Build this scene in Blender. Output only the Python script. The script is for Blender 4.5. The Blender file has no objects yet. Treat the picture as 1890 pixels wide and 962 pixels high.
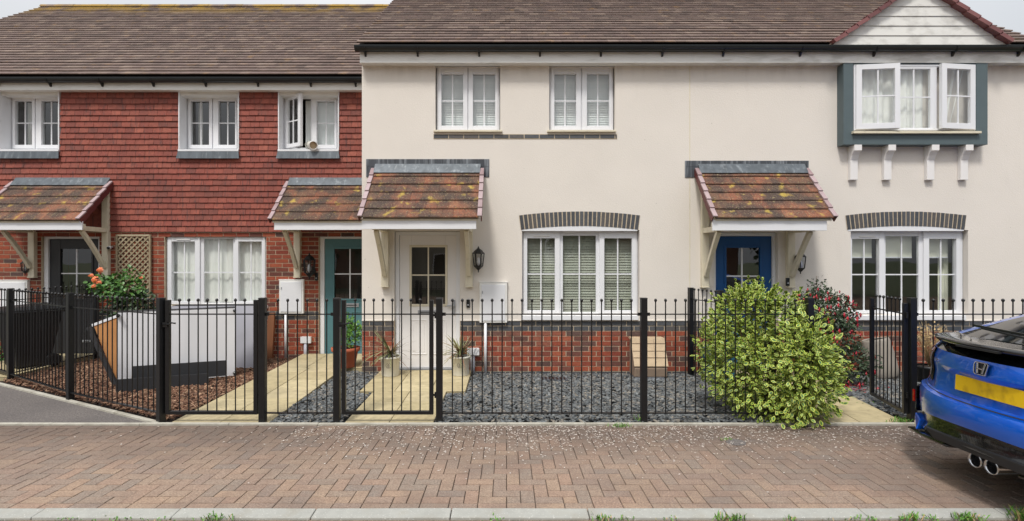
import bpy, math, random
import numpy as np
from mathutils import Vector, Matrix
random.seed(7); RNG = np.random.default_rng(7)
sc = bpy.context.scene
R = math.radians
# ---------------------------------------------------------------- camera, sky, sun, exposure
F, VX, VY, CH = 960.0, 935.0, 482.0, 1.685
cam = bpy.data.cameras.new('camera'); camo = bpy.data.objects.new('camera', cam)
sc.collection.objects.link(camo); sc.camera = camo
camo.location = (0, 0, CH); camo.rotation_euler = (R(90), 0, 0)
cam.sensor_width = 36; cam.lens = F/1890*36; cam.shift_x = 10/1890; cam.shift_y = 1/1890
cam.clip_start = 0.05; cam.clip_end = 2000
w = bpy.data.worlds.new('World'); sc.world = w; w.use_nodes = True
nt = w.node_tree; nt.nodes.clear()
o_ = nt.nodes.new('ShaderNodeOutputWorld'); bg = nt.nodes.new('ShaderNodeBackground')
sky = nt.nodes.new('ShaderNodeTexSky'); sky.sky_type = 'NISHITA'; sky.sun_disc = False
SUN_EL, SUN_AZ = 58, 200
sky.sun_elevation = R(SUN_EL); sky.sun_rotation = R(SUN_AZ); sky.dust_density = 4; sky.air_density = 1.0
hs = nt.nodes.new('ShaderNodeHueSaturation'); hs.inputs['Saturation'].default_value = 0.2
mx = nt.nodes.new('ShaderNodeMix'); mx.data_type = 'RGBA'; mx.inputs[0].default_value = 0.8
cl = nt.nodes.new('ShaderNodeTexNoise'); cl.inputs['Scale'].default_value = 2.2; cl.inputs['Detail'].default_value = 4
cr = nt.nodes.new('ShaderNodeValToRGB')
cr.color_ramp.elements[0].position = .3; cr.color_ramp.elements[0].color = (5.9, 6.2, 6.6, 1)
cr.color_ramp.elements[1].position = .7; cr.color_ramp.elements[1].color = (7.0, 7.1, 7.25, 1)
bg.inputs[1].default_value = 0.1
nt.links.new(sky.outputs[0], hs.inputs['Color']); nt.links.new(hs.outputs[0], mx.inputs[6])
nt.links.new(cl.outputs['Fac'], cr.inputs[0]); nt.links.new(cr.outputs[0], mx.inputs[7])
tcs = nt.nodes.new('ShaderNodeTexCoord'); sxyz = nt.nodes.new('ShaderNodeSeparateXYZ'); zr = nt.nodes.new('ShaderNodeMapRange')
zr.inputs[1].default_value = 0; zr.inputs[2].default_value = 1; zr.inputs[3].default_value = .54; zr.inputs[4].default_value = 1.5
vs = nt.nodes.new('ShaderNodeVectorMath'); vs.operation = 'SCALE'
nt.links.new(tcs.outputs['Generated'], sxyz.inputs[0]); nt.links.new(sxyz.outputs[2], zr.inputs[0]); nt.links.new(mx.outputs[2], vs.inputs[0]); nt.links.new(zr.outputs[0], vs.inputs['Scale'])
nt.links.new(vs.outputs[0], bg.inputs[0]); nt.links.new(bg.outputs[0], o_.inputs[0])
sl = bpy.data.lights.new('sun', 'SUN'); sl.energy = 1.7; sl.angle = R(10); sl.color = (1, .96, .9)
so = bpy.data.objects.new('sun', sl); sc.collection.objects.link(so)
# light comes from behind and left of the camera, high up
so.rotation_euler = (R(90-SUN_EL), 0, R(180-SUN_AZ) )
sc.view_settings.view_transform = 'Standard'; sc.view_settings.look = 'None'
sc.view_settings.gamma = 1; sc.view_settings.exposure = 0.6
sc.cycles.max_bounces = 6; sc.cycles.transparent_max_bounces = 12

# ---------------------------------------------------------------- pixel -> metre helpers
def X(px, Y): return (px-VX)/F*Y
def Z(py, Y): return CH + (VY-py)/F*Y
def s2l(c):
    return tuple(((v/255)/12.92 if v/255 <= .04045 else ((v/255+.055)/1.055)**2.4) for v in c)

# ---------------------------------------------------------------- materials
MATS = {}
def M(name, cols, rough=.6, isl=False, noise=None, bump=None, metal=0, spec=.5, coat=0, over=(), pos=(0, 1)):
    """cols: sRGB 0-255 list. isl: ramp picked per loose piece. noise=(scale, amount). over=[(col, scale, lo, hi, strength)]"""
    m = bpy.data.materials.new(name); m.use_nodes = True
    n = m.node_tree.nodes; L = m.node_tree.links; b = n['Principled BSDF']
    b.inputs['Roughness'].default_value = rough; b.inputs['Metallic'].default_value = metal
    b.inputs['Specular IOR Level'].default_value = spec; b.inputs['Coat Weight'].default_value = coat
    b.inputs['Coat Roughness'].default_value = .03
    g = n.new('ShaderNodeNewGeometry'); P = g.outputs['Position']
    def noi(scale, detail=4, stretch=None):
        t = n.new('ShaderNodeTexNoise'); t.inputs['Scale'].default_value = scale; t.inputs['Detail'].default_value = detail
        if stretch:
            mp = n.new('ShaderNodeMapping'); mp.inputs['Scale'].default_value = stretch
            L.new(P, mp.inputs[0]); L.new(mp.outputs[0], t.inputs['Vector'])
        else: L.new(P, t.inputs['Vector'])
        return t.outputs['Fac']
    if len(cols) == 1:
        rgb = n.new('ShaderNodeRGB'); rgb.outputs[0].default_value = (*s2l(cols[0]), 1); c = rgb.outputs[0]
    else:
        r = n.new('ShaderNodeValToRGB'); el = r.color_ramp.elements
        while len(el) < len(cols): el.new(.5)
        for i, cc in enumerate(cols):
            el[i].position = pos[0]+(pos[1]-pos[0])*i/(len(cols)-1); el[i].color = (*s2l(cc), 1)
        L.new(g.outputs['Random Per Island'] if isl else noi(3), r.inputs[0]); c = r.outputs[0]
    if noise:
        a = noise[1]; mr = n.new('ShaderNodeMapRange'); mr.inputs[1].default_value = .3; mr.inputs[2].default_value = .7
        mr.inputs[3].default_value = 1-a; mr.inputs[4].default_value = 1+a*.6
        L.new(noi(noise[0], 6, noise[2] if len(noise) > 2 else None), mr.inputs[0])
        v = n.new('ShaderNodeVectorMath'); v.operation = 'SCALE'; L.new(c, v.inputs[0]); L.new(mr.outputs[0], v.inputs['Scale']); c = v.outputs[0]
    for ov in over:
        oc, s, lo, hi, st = ov[:5]
        mr = n.new('ShaderNodeMapRange'); mr.inputs[1].default_value = lo; mr.inputs[2].default_value = hi
        mr.inputs[3].default_value = 0; mr.inputs[4].default_value = st
        L.new(noi(s, 5, ov[5] if len(ov) > 5 else None), mr.inputs[0]); f = mr.outputs[0]
        if len(ov) > 6:   # restrict to a band along a world axis: (axis, a, b)
            ax, a0, b0 = ov[6]; sp = n.new('ShaderNodeSeparateXYZ'); L.new(P, sp.inputs[0])
            m2 = n.new('ShaderNodeMapRange'); m2.inputs[1].default_value = a0; m2.inputs[2].default_value = b0
            L.new(sp.outputs[ax], m2.inputs[0]); mm = n.new('ShaderNodeMath'); mm.operation = 'MULTIPLY'
            L.new(f, mm.inputs[0]); L.new(m2.outputs[0], mm.inputs[1]); f = mm.outputs[0]
        k = n.new('ShaderNodeMix'); k.data_type = 'RGBA'; L.new(f, k.inputs[0]); L.new(c, k.inputs[6]); k.inputs[7].default_value = (*s2l(oc), 1); c = k.outputs[2]
    L.new(c, b.inputs['Base Color'])
    if bump:
        bp = n.new('ShaderNodeBump'); bp.inputs['Strength'].default_value = bump[1]; bp.inputs['Distance'].default_value = bump[2]
        L.new(noi(bump[0], 4), bp.inputs['Height']); L.new(bp.outputs[0], b.inputs['Normal'])
    MATS[name] = m; return m

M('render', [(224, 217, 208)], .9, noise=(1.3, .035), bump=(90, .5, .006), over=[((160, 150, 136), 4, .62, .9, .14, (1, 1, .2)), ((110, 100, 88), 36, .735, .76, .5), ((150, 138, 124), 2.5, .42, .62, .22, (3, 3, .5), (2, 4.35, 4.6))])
M('white', [(228, 229, 232)], .35, noise=(2, .03))
M('white_dirty', [(232, 231, 227)], .5, noise=(2, .04), over=[((130, 122, 106), 5, .56, .8, .4, (.6, 1, 3)), ((120, 112, 96), 3, .44, .6, .35, (1, 1, 3), (0, 2.5, 4.5))])
M('cladding', [(222, 221, 216)], .5, over=[((110, 104, 96), 4, .48, .75, .5, (1, 1, 2))])
M('cream', [(218, 209, 186)], .55, noise=(6, .05), over=[((130, 122, 100), 9, .55, .8, .35, (2, 2, .6))])
M('pale_paint', [(232, 229, 227)], .45, noise=(3, .03))
M('teal', [(86, 128, 134)], .45, noise=(8, .05), bump=(60, .05, .002))
M('blue_paint', [(18, 78, 134)], .4, noise=(8, .05))
M('charcoal', [(42, 43, 46)], .4, noise=(8, .06))
M('bay_grey', [(84, 98, 102)], .5, noise=(5, .06))
M('roof_tile', [(98, 81, 74), (110, 92, 84), (104, 86, 80), (130, 112, 101), (90, 75, 69), (114, 95, 88)], .85, isl=True, noise=(9, .14), bump=(60, .3, .01),
  over=[((76, 60, 56), 1.6, .5, .75, .35), ((190, 176, 150), 26, .62, .74, .3), ((172, 138, 48), 2.6, .40, .56, .75, (1, 1, 1), (2, 7.5, 7.95)), ((158, 124, 80), 5, .60, .74, .45)])
M('canopy_tile', [(140, 84, 62), (150, 94, 68), (116, 78, 62), (134, 98, 74), (106, 72, 58), (158, 104, 76)], .85, isl=True, noise=(30, .35), bump=(70, .4, .01),
  over=[((62, 52, 48), 3.2, .40, .58, .85), ((64, 54, 50), 30, .46, .62, .6), ((158, 146, 104), 34, .60, .70, .55, (1, 1, 1)), ((186, 160, 70), 7, .60, .72, .75), ((186, 170, 134), 80, .60, .70, .6)])
M('verge', [(160, 138, 140), (176, 156, 158), (150, 126, 128)], .45, isl=True, noise=(10, .12))
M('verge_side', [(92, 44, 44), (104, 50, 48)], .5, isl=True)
M('gable_verge', [(118, 72, 72), (134, 86, 84), (104, 62, 62)], .4, isl=True, noise=(10, .15))
M('hung_tile', [(144, 76, 63), (138, 72, 60), (150, 82, 67), (118, 67, 58), (146, 78, 64), (139, 72, 60), (126, 67, 57), (157, 88, 72)], .8, isl=True, noise=(16, .18),
  bump=(50, .25, .008), over=[((80, 56, 54), 26, .56, .66, .6, (1, 1, .12)), ((70, 45, 42), .8, .55, .8, .3)])
M('brick_red', [(142, 68, 44), (156, 76, 50), (128, 58, 42), (150, 72, 48), (92, 56, 48), (136, 62, 42), (162, 86, 58), (112, 58, 46), (78, 60, 56)], .85, isl=True, noise=(40, .22), bump=(120, .3, .004))
M('brick_plinth', [(148, 72, 52), (160, 82, 58), (132, 64, 50), (152, 74, 52), (88, 68, 62), (142, 68, 48), (168, 92, 66), (84, 74, 70), (150, 74, 52)], .85, isl=True, noise=(40, .22), bump=(120, .3, .004))
M('brick_blue', [(70, 74, 80), (84, 86, 90), (62, 64, 68), (96, 92, 90)], .6, isl=True, noise=(30, .2), bump=(120, .2, .004))
M('mortar', [(194, 178, 154)], .95, noise=(20, .15), bump=(90, .3, .004))
M('lead', [(92, 99, 105)], .45, noise=(14, .3, (1, 1, .15)), metal=.25, over=[((180, 186, 190), 18, .55, .75, .35, (1, 1, .12))])
M('lead_dark', [(70, 74, 80)], .5, noise=(20, .3, (1, 1, .12)), over=[((160, 166, 172), 24, .5, .66, .5, (1, 1, .08))])
M('black_metal', [(20, 21, 23)], .38, noise=(20, .2), bump=(60, .06, .002))
M('black_plastic', [(26, 28, 30)], .32)
M('gutter', [(32, 36, 38)], .3, noise=(4, .25))
M('bin', [(32, 33, 35)], .45, noise=(12, .2), over=[((90, 90, 88), 9, .62, .75, .35, (1, 1, .3))])
M('steel', [(170, 172, 176)], .4, metal=.35)
M('slab', [(182, 168, 130), (192, 178, 142), (174, 160, 124), (188, 174, 140)], .9, isl=True, noise=(9, .14), bump=(25, .35, .008), over=[((120, 112, 88), 2.2, .52, .75, .4), ((110, 100, 78), 16, .58, .72, .35)])
M('slab_base', [(92, 84, 66)], .95)
M('slate', [(76, 79, 81), (108, 112, 113), (88, 92, 94), (132, 135, 135), (96, 101, 104), (66, 69, 71), (116, 115, 112), (144, 136, 124), (94, 99, 103)], .65, isl=True, noise=(60, .2))
M('slate_base', [(34, 36, 38)], .95, noise=(20, .3))
M('bark', [(104, 72, 54), (132, 94, 72), (82, 56, 44), (160, 124, 98), (98, 68, 52), (118, 80, 60), (182, 148, 120), (70, 50, 42)], .85, isl=True, noise=(60, .25))
M('bark_base', [(40, 28, 23)], .95, noise=(20, .3))
M('paver', [(152, 130, 113), (147, 126, 110), (159, 136, 116), (142, 125, 112), (155, 129, 111), (148, 129, 114), (138, 124, 112), (158, 134, 114), (150, 126, 110), (134, 121, 111)], .9, isl=True, noise=(75, .38), bump=(140, .55, .004),
  over=[((104, 92, 86), 1.1, .46, .64, .55), ((90, 78, 70), .9, .26, .46, .75, (1, 1, 1), (1, 4.2, 5.1)), ((120, 96, 82), 14, .45, .6, .25), ((210, 196, 182), 160, .62, .70, .5), ((76, 66, 62), 120, .60, .70, .55)])
M('paver_base', [(92, 78, 68)], .95, noise=(60, .3))
M('concrete', [(176, 172, 160)], .9, noise=(14, .12), bump=(120, .35, .003), over=[((112, 104, 88), 5, .5, .72, .55)])
M('kerb', [(158, 158, 152)], .85, noise=(12, .1), bump=(120, .35, .003), over=[((128, 120, 104), 6, .52, .75, .5), ((230, 230, 226), 90, .62, .7, .4)])
M('tarmac', [(106, 100, 97)], .95, noise=(70, .45), bump=(90, .8, .01), over=[((164, 154, 142), 60, .58, .68, .6), ((78, 74, 74), 1.2, .45, .7, .4)])
M('road', [(128, 106, 86)], .95, noise=(60, .3), bump=(120, .6, .006), over=[((78, 72, 62), 5, .48, .62, .7), ((190, 178, 160), 90, .62, .7, .6)])
M('earth', [(84, 92, 62)], .95, noise=(2, .3))
M('petal', [(196, 184, 174), (212, 204, 196), (182, 166, 152)], .7, isl=True)
M('fabric_white', [(226, 226, 229)], .9, noise=(4, .05, (1, 1, .2)), bump=(9, .2, .01))
M('fabric_grey', [(186, 186, 196)], .9, noise=(4, .06), bump=(9, .2, .01))
M('fabric_dark', [(48, 48, 50)], .9)
M('board_black', [(46, 47, 50)], .6, noise=(8, .1))
M('cardboard', [(190, 134, 82)], .8, noise=(6, .1))
M('wood', [(132, 84, 54)], .7, noise=(14, .2, (1, 1, .1)))
M('trellis', [(168, 152, 124), (150, 134, 108), (180, 166, 140)], .85, isl=True, noise=(30, .2))
M('terracotta', [(176, 92, 62)], .75, noise=(12, .12))
M('pot_cream', [(222, 219, 208)], .5, noise=(10, .08))
M('emblem', [(130, 122, 112)], .7)
M('soil', [(50, 38, 30)], .95, noise=(60, .3))
M('leaf_green', [(64, 100, 46), (86, 124, 54), (50, 82, 38), (108, 144, 68)], .5, isl=True)
M('leaf_mid', [(62, 104, 44), (84, 126, 54), (48, 84, 38)], .45, isl=True)
M('leaf_yellow', [(176, 190, 76), (196, 204, 92), (152, 172, 60), (206, 208, 122)], .5, isl=True)
M('leaf_dark', [(42, 60, 36), (54, 76, 46), (34, 48, 32), (68, 88, 58), (48, 58, 44)], .5, isl=True)
M('leaf_bay', [(76, 122, 46), (104, 152, 58), (60, 100, 40), (128, 172, 76)], .4, isl=True)
M('leaf_yucca', [(126, 134, 88), (152, 152, 108), (104, 108, 76), (140, 104, 84), (170, 160, 122), (110, 120, 78)], .6, isl=True)
M('fuchsia', [(176, 22, 40), (196, 32, 52), (156, 16, 38), (186, 30, 72)], .5, isl=True)
M('rose', [(236, 138, 92), (244, 160, 120), (232, 120, 84), (240, 156, 60)], .6, isl=True)
M('stem', [(92, 70, 48)], .8, noise=(30, .2))
M('dry', [(176, 150, 108), (196, 172, 128), (150, 126, 88)], .8, isl=True)
M('blind', [(174, 177, 162), (182, 186, 172), (166, 169, 154)], .7, isl=True)
M('blind_top', [(240, 242, 240), (232, 236, 234)], .6, isl=True)
M('curtain', [(244, 244, 238)], .9, noise=(8, .06, (1, 1, .1)))
M('roller', [(232, 232, 214)], .8)
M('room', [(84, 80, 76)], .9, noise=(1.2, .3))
M('beige', [(190, 168, 138)], .75, noise=(10, .1), bump=(60, .3, .004))
M('beige_dark', [(150, 130, 112)], .8, noise=(10, .1))
M('planter_grey', [(150, 142, 132)], .8, noise=(6, .1))
M('car_blue', [(0, 100, 222)], .34, metal=.5, coat=1, noise=(3, .03))
M('car_black', [(14, 15, 17)], .18, coat=.6)
M('car_trim', [(28, 29, 31)], .5)
M('car_glass', [(16, 19, 21)], .04, spec=.9)
M('chrome', [(206, 208, 212)], .2, metal=1)
M('exhaust_dark', [(24, 22, 20)], .6, metal=.4)
M('plate_yellow', [(226, 186, 10)], .5, over=[((160, 124, 14), 14, .48, .68, .6, (1, 1, .7))])
M('lamp_red', [(150, 14, 18)], .12, coat=1)
M('lamp_clear', [(190, 190, 196)], .12, coat=1)
M('tyre', [(24, 24, 25)], .8)
M('far_brick', [(120, 80, 64)], .9, noise=(3, .15)); M('far_roof', [(66, 56, 52)], .9, noise=(4, .2)); M('far_render', [(176, 168, 156)], .9)
M('blue_crate', [(34, 92, 118)], .5)
M('cable', [(120, 110, 100)], .8)
def glassmat(name, refl, tint=(1, 1, 1), rough=0.0):
    m = bpy.data.materials.new(name); m.use_nodes = True; n = m.node_tree.nodes; L = m.node_tree.links
    n.remove(n['Principled BSDF']); out = n['Material Output']
    t = n.new('ShaderNodeBsdfTransparent'); t.inputs[0].default_value = (*tint, 1)
    g = n.new('ShaderNodeBsdfGlossy'); g.inputs['Roughness'].default_value = rough
    lw = n.new('ShaderNodeLayerWeight'); lw.inputs[0].default_value = .5; pw = n.new('ShaderNodeMath'); pw.operation = 'POWER'; pw.inputs[1].default_value = 4
    mr = n.new('ShaderNodeMapRange'); mr.inputs[3].default_value = refl; mr.inputs[4].default_value = 1
    no = n.new('ShaderNodeTexNoise'); no.inputs['Scale'].default_value = 1.6; ge = n.new('ShaderNodeNewGeometry'); L.new(ge.outputs['Position'], no.inputs['Vector'])
    bp = n.new('ShaderNodeBump'); bp.inputs['Strength'].default_value = .25; bp.inputs['Distance'].default_value = .006
    L.new(no.outputs[0], bp.inputs['Height']); L.new(bp.outputs[0], g.inputs['Normal'])
    x = n.new('ShaderNodeMixShader'); L.new(lw.outputs['Facing'], pw.inputs[0]); L.new(pw.outputs[0], mr.inputs[0]); L.new(mr.outputs[0], x.inputs[0])
    L.new(t.outputs[0], x.inputs[1]); L.new(g.outputs[0], x.inputs[2]); L.new(x.outputs[0], out.inputs[0]); MATS[name] = m
glassmat('glass', .13, (.97, .99, .985)); glassmat('glass_lantern', .08, (.85, .86, .86))

# ---------------------------------------------------------------- mesh builder
ORG = {}
def origin_of(o): return ORG.get(o.name, Vector((0, 0, 0)))
class MB:
    def __init__(s): s.v = []; s.f = []; s.m = []; s.ms = []; s.sm = []
    def mi(s, mat):
        if mat not in s.ms: s.ms.append(mat)
        return s.ms.index(mat)
    def poly(s, pts, mat, smooth=False):
        b = len(s.v); s.v += [tuple(p) for p in pts]; s.f.append(tuple(range(b, b+len(pts)))); s.m.append(s.mi(mat)); s.sm.append(smooth)
    def add(s, V, Fc, mat, smooth=False):
        b = len(s.v); s.v += [tuple(p) for p in V]; k = s.mi(mat)
        for f in Fc: s.f.append(tuple(b+i for i in f)); s.m.append(k); s.sm.append(smooth)
    def box(s, x0, x1, y0, y1, z0, z1, mat):
        if x0 > x1: x0, x1 = x1, x0
        if y0 > y1: y0, y1 = y1, y0
        if z0 > z1: z0, z1 = z1, z0
        V = [(x0, y0, z0), (x1, y0, z0), (x1, y1, z0), (x0, y1, z0), (x0, y0, z1), (x1, y0, z1), (x1, y1, z1), (x0, y1, z1)]
        s.add(V, [(0, 3, 2, 1), (4, 5, 6, 7), (0, 1, 5, 4), (1, 2, 6, 5), (2, 3, 7, 6), (3, 0, 4, 7)], mat)
    def hexa(s, P, mat):   # eight corners, same order as box
        s.add(P, [(0, 3, 2, 1), (4, 5, 6, 7), (0, 1, 5, 4), (1, 2, 6, 5), (2, 3, 7, 6), (3, 0, 4, 7)], mat)
    def obox(s, c, ax, ay, az, mat):   # centre, three half-axis vectors
        c = Vector(c); ax, ay, az = Vector(ax), Vector(ay), Vector(az)
        s.hexa([c-ax-ay-az, c+ax-ay-az, c+ax+ay-az, c-ax+ay-az, c-ax-ay+az, c+ax-ay+az, c+ax+ay+az, c-ax+ay+az], mat)
    def beam(s, p, q, w, h, mat, up=(0, 0, 1)):
        p, q = Vector(p), Vector(q); d = (q-p); L = d.length; d.normalize()
        sd = d.cross(Vector(up)); sd.normalize(); u = sd.cross(d)
        s.obox((p+q)/2, d*L/2, sd*w/2, u*h/2, mat)
    def ring(s, o, i, y0, y1, mat):   # rectangular ring, o/i = (x0,x1,z0,z1)
        s.box(o[0], i[0], y0, y1, o[2], o[3], mat); s.box(i[1], o[1], y0, y1, o[2], o[3], mat)
        s.box(i[0], i[1], y0, y1, o[2], i[2], mat); s.box(i[0], i[1], y0, y1, i[3], o[3], mat)
    def prism(s, prof, ax, a0, a1, mat):   # profile in the two other axes, extruded along axis ax
        def P(a, u, v): return (a, u, v) if ax == 'x' else ((u, a, v) if ax == 'y' else (u, v, a))
        n = len(prof); V = [P(a0, *p) for p in prof]+[P(a1, *p) for p in prof]
        s.add(V, [tuple(range(n)), tuple(range(2*n-1, n-1, -1))]+[(i, i+n, (i+1) % n+n, (i+1) % n) for i in range(n)], mat)
    def lathe(s, prof, c, mat, n=20, smooth=True, sx=1, sy=1, caps=True, rot=0):
        V = []; Fc = []
        for r, z in prof:
            for k in range(n):
                a = 2*math.pi*k/n+rot; V.append((c[0]+r*math.cos(a)*sx, c[1]+r*math.sin(a)*sy, c[2]+z))
        for i in range(len(prof)-1):
            for k in range(n): Fc.append((i*n+k, i*n+(k+1) % n, (i+1)*n+(k+1) % n, (i+1)*n+k))
        s.add(V, Fc, mat, smooth)
        if caps:
            s.add([V[k] for k in range(n)][::-1], [tuple(range(n))], mat); s.add(V[-n:], [tuple(range(n))], mat)
    def tube(s, pts, r, mat, n=8, taper=None, smooth=True):
        pts = [Vector(p) for p in pts]; V = []; Fc = []
        for i, p in enumerate(pts):
            d = (pts[min(i+1, len(pts)-1)]-pts[max(i-1, 0)]).normalized()
            a = d.cross(Vector((0, 0, 1)) if abs(d.z) < .9 else Vector((1, 0, 0))).normalized(); b = d.cross(a)
            rr = r*(1 if taper is None else 1+(taper-1)*i/(len(pts)-1))
            for k in range(n):
                t = 2*math.pi*k/n; V.append(p+a*rr*math.cos(t)+b*rr*math.sin(t))
        for i in range(len(pts)-1):
            for k in range(n): Fc.append((i*n+k, i*n+(k+1) % n, (i+1)*n+(k+1) % n, (i+1)*n+k))
        Fc += [tuple(range(n))[::-1], tuple(range((len(pts)-1)*n, len(pts)*n))]
        s.add(V, Fc, mat, smooth)
    def build(s, name, parent=None, org=None, bevel=0, subs=0, local=False):
        me = bpy.data.meshes.new(name)
        o = bpy.data.objects.new(name, me); sc.collection.objects.link(o)
        if parent is not None:
            o.parent = parent; og = Vector((0, 0, 0)) if local else origin_of(parent); ORG[o.name] = og
        else:
            og = Vector(org) if org else Vector((0, 0, 0)); o.location = og; ORG[o.name] = og
        V = np.array(s.v, dtype=float).reshape(-1, 3)-np.array(og)
        me.from_pydata(V.tolist(), [], s.f)
        for k in s.ms: me.materials.append(MATS[k])
        me.polygons.foreach_set('material_index', s.m); me.polygons.foreach_set('use_smooth', s.sm); me.update()
        if bevel:
            b = o.modifiers.new('bevel', 'BEVEL'); b.width = bevel; b.segments = 2; b.limit_method = 'ANGLE'; b.harden_normals = False
        if subs:
            b = o.modifiers.new('sub', 'SUBSURF'); b.levels = subs; b.render_levels = subs
        return o
def thing(name, label, cat, loc=(0, 0, 0), group=None, rz=0):
    o = bpy.data.objects.new(name, None); sc.collection.objects.link(o); o.location = loc; o.rotation_euler = (0, 0, rz)
    o.empty_display_size = .2; tag(o, label, cat, group); ORG[o.name] = Vector(loc); return o
def tag(o, label=None, cat=None, group=None, kind=None):
    if label: o['label'] = label
    if cat: o['category'] = cat
    if group: o['group'] = group
    if kind: o['kind'] = kind
    return o
def copy_tree(o, loc=None, label=None):
    c = o.copy(); sc.collection.objects.link(c)
    if loc is not None: c.location = loc
    if label: c['label'] = label
    for ch in list(o.children):
        d = ch.copy(); sc.collection.objects.link(d); d.parent = c
        for g in list(ch.children):
            e = g.copy(); sc.collection.objects.link(e); e.parent = d
    return c
def struct(o): o['kind'] = 'structure'; return o

def intervals(x0, x1, z0, z1, holes):
    iv = [(x0, x1)]
    for h in holes:
        zo = min(z1, h[3])-max(z0, h[2])
        if zo > .45*(z1-z0):
            nv = []
            for a, b in iv:
                if h[1] <= a or h[0] >= b: nv.append((a, b)); continue
                if h[0] > a: nv.append((a, h[0]))
                if h[1] < b: nv.append((h[1], b))
            iv = nv
    return iv
def wall_plane(mb, x0, x1, z0, z1, Y, holes, depth, mat, revmat=None):
    xs = sorted({x0, x1, *[h[0] for h in holes], *[h[1] for h in holes]}); zs = sorted({z0, z1, *[h[2] for h in holes], *[h[3] for h in holes]})
    xs = [x for x in xs if x0 <= x <= x1]; zs = [z for z in zs if z0 <= z <= z1]
    for i in range(len(xs)-1):
        for j in range(len(zs)-1):
            cx, cz = (xs[i]+xs[i+1])/2, (zs[j]+zs[j+1])/2
            if any(h[0] < cx < h[1] and h[2] < cz < h[3] for h in holes): continue
            mb.poly([(xs[i], Y, zs[j]), (xs[i+1], Y, zs[j]), (xs[i+1], Y, zs[j+1]), (xs[i], Y, zs[j+1])], mat)
    rm = revmat or mat
    for a, b, c, d in holes:
        y1 = Y+depth
        mb.poly([(a, Y, c), (a, y1, c), (a, y1, d), (a, Y, d)], rm); mb.poly([(b, Y, c), (b, Y, d), (b, y1, d), (b, y1, c)], rm)
        if d < z1-.001 or z1 == TOP: mb.poly([(a, Y, d), (a, y1, d), (b, y1, d), (b, Y, d)], rm)
        if c > z0+.001: mb.poly([(a, Y, c), (b, Y, c), (b, y1, c), (a, y1, c)], rm)
def bricks(mb, x0, x1, z0, z1, Y, holes, mat, course=.075, L=.225, j=.0125, proud=.004, thick=.01, off=0):
    n = int(round((z1-z0)/course))
    for r in range(n):
        a0 = z0+r*course; a1 = a0+course
        for (a, b) in intervals(x0, x1, a0, a1, holes):
            st = x0-L*(.5 if (r+off) % 2 else 0)
            k = math.floor((a-st)/L); x = st+k*L
            while x < b-.002:
                p, q = max(x, a)+j/2, min(x+L, b)-j/2
                if q-p > .015:
                    dy = random.uniform(-.0012, .0012)
                    mb.box(p, q, Y-proud+dy, Y-proud+thick, a0+j/2, a1-j/2, mat)
                x += L
def tiles(mb, O, U, V, N, width, rows, gauge, tw, th, mat, u_fn=None, jit=.003, lap=1.25, under=.012, bk=.001):
    """plain tiles on a sloping plane: O origin, U along eaves, V up slope, N normal"""
    O, U, V, N = map(Vector, (O, U, V, N))
    for r in range(rows):
        u0, u1 = (0, width) if u_fn is None else u_fn(r*gauge)
        if u1 <= u0+.02: continue
        x = -tw*(.5 if r % 2 else 0)
        x += math.floor((u0-x)/tw)*tw
        rowj = math.sin(r*1.7)*.0015
        while x < u1-.004:
            p, q = max(x, u0)+.0012, min(x+tw, u1)-.0012
            if q-p > .012:
                dv = random.uniform(-jit, jit); dn = random.uniform(0, jit*.7)
                v0 = r*gauge+dv; v1 = v0+gauge*lap
                def P(u, v, n): return O+U*u+V*v+N*(n+dn+rowj)
                A = [P(p, v0+under, -.002), P(q, v0+under, -.002), P(q, v0-.003, th*.72), P(p, v0-.003, th*.72), P(p, v0+.006, th*1.05), P(q, v0+.006, th*1.05),
                     P(q, v1, bk), P(p, v1, bk)]
                mb.add(A, [(0, 1, 2, 3), (3, 2, 5, 4), (4, 5, 6, 7), (0, 3, 4, 7), (1, 6, 5, 2)], mat)
            x += tw

# ================================================================= GROUND
WY, LY = 7.74, 8.95            # wall planes of the rendered pair and the brick pair
EDGE = 5.33
mb = MB(); mb.poly([(-400, -400, -.03), (400, -400, -.03), (400, 400, -.03), (-400, 400, -.03)], 'earth')
struct(mb.build('ground'))
mb = MB(); mb.poly([(-60, -9, -.012), (60, -9, -.012), (60, 3.42, -.012), (-60, 3.42, -.012)], 'road'); struct(mb.build('road'))
mb = MB(); mb.poly([(-25, 3.40, -.014), (14, 3.40, -.014), (14, 5.34, -.014), (-25, 5.34, -.014)], 'paver_base')
PX0, PX1 = -11.0, 11.0
def paver(x0, x1, y0, y1):
    g = .0016; x0 += g; x1 -= g; y0 += g; y1 -= g; c = .0028; dz = random.uniform(-.0015, .0015); tx = random.uniform(-.0012, .0012)
    z = dz; V = [(x0, y0, z-.008), (x1, y0, z-.008), (x1, y1, z-.008), (x0, y1, z-.008), (x0+c, y0+c, z-tx), (x1-c, y0+c, z+tx), (x1-c, y1-c, z+tx), (x0+c, y1-c, z-tx)]
    mb.add(V, [(4, 5, 6, 7), (0, 1, 5, 4), (1, 2, 6, 5), (2, 3, 7, 6), (3, 0, 4, 7)], 'paver')
KY = 3.52
for row in (0,):
    x = PX0
    while x < PX1: paver(x, x+.2, KY, KY+.1); x += .2
x = PX0+.07
while x < PX1: paver(x, x+.2, EDGE-.1, EDGE-.0); x += .2
y0, y1 = KY+.1, EDGE-.1
nj = int((y1-y0)/.1)+1; ni = int((PX1-PX0)/.1)
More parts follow.
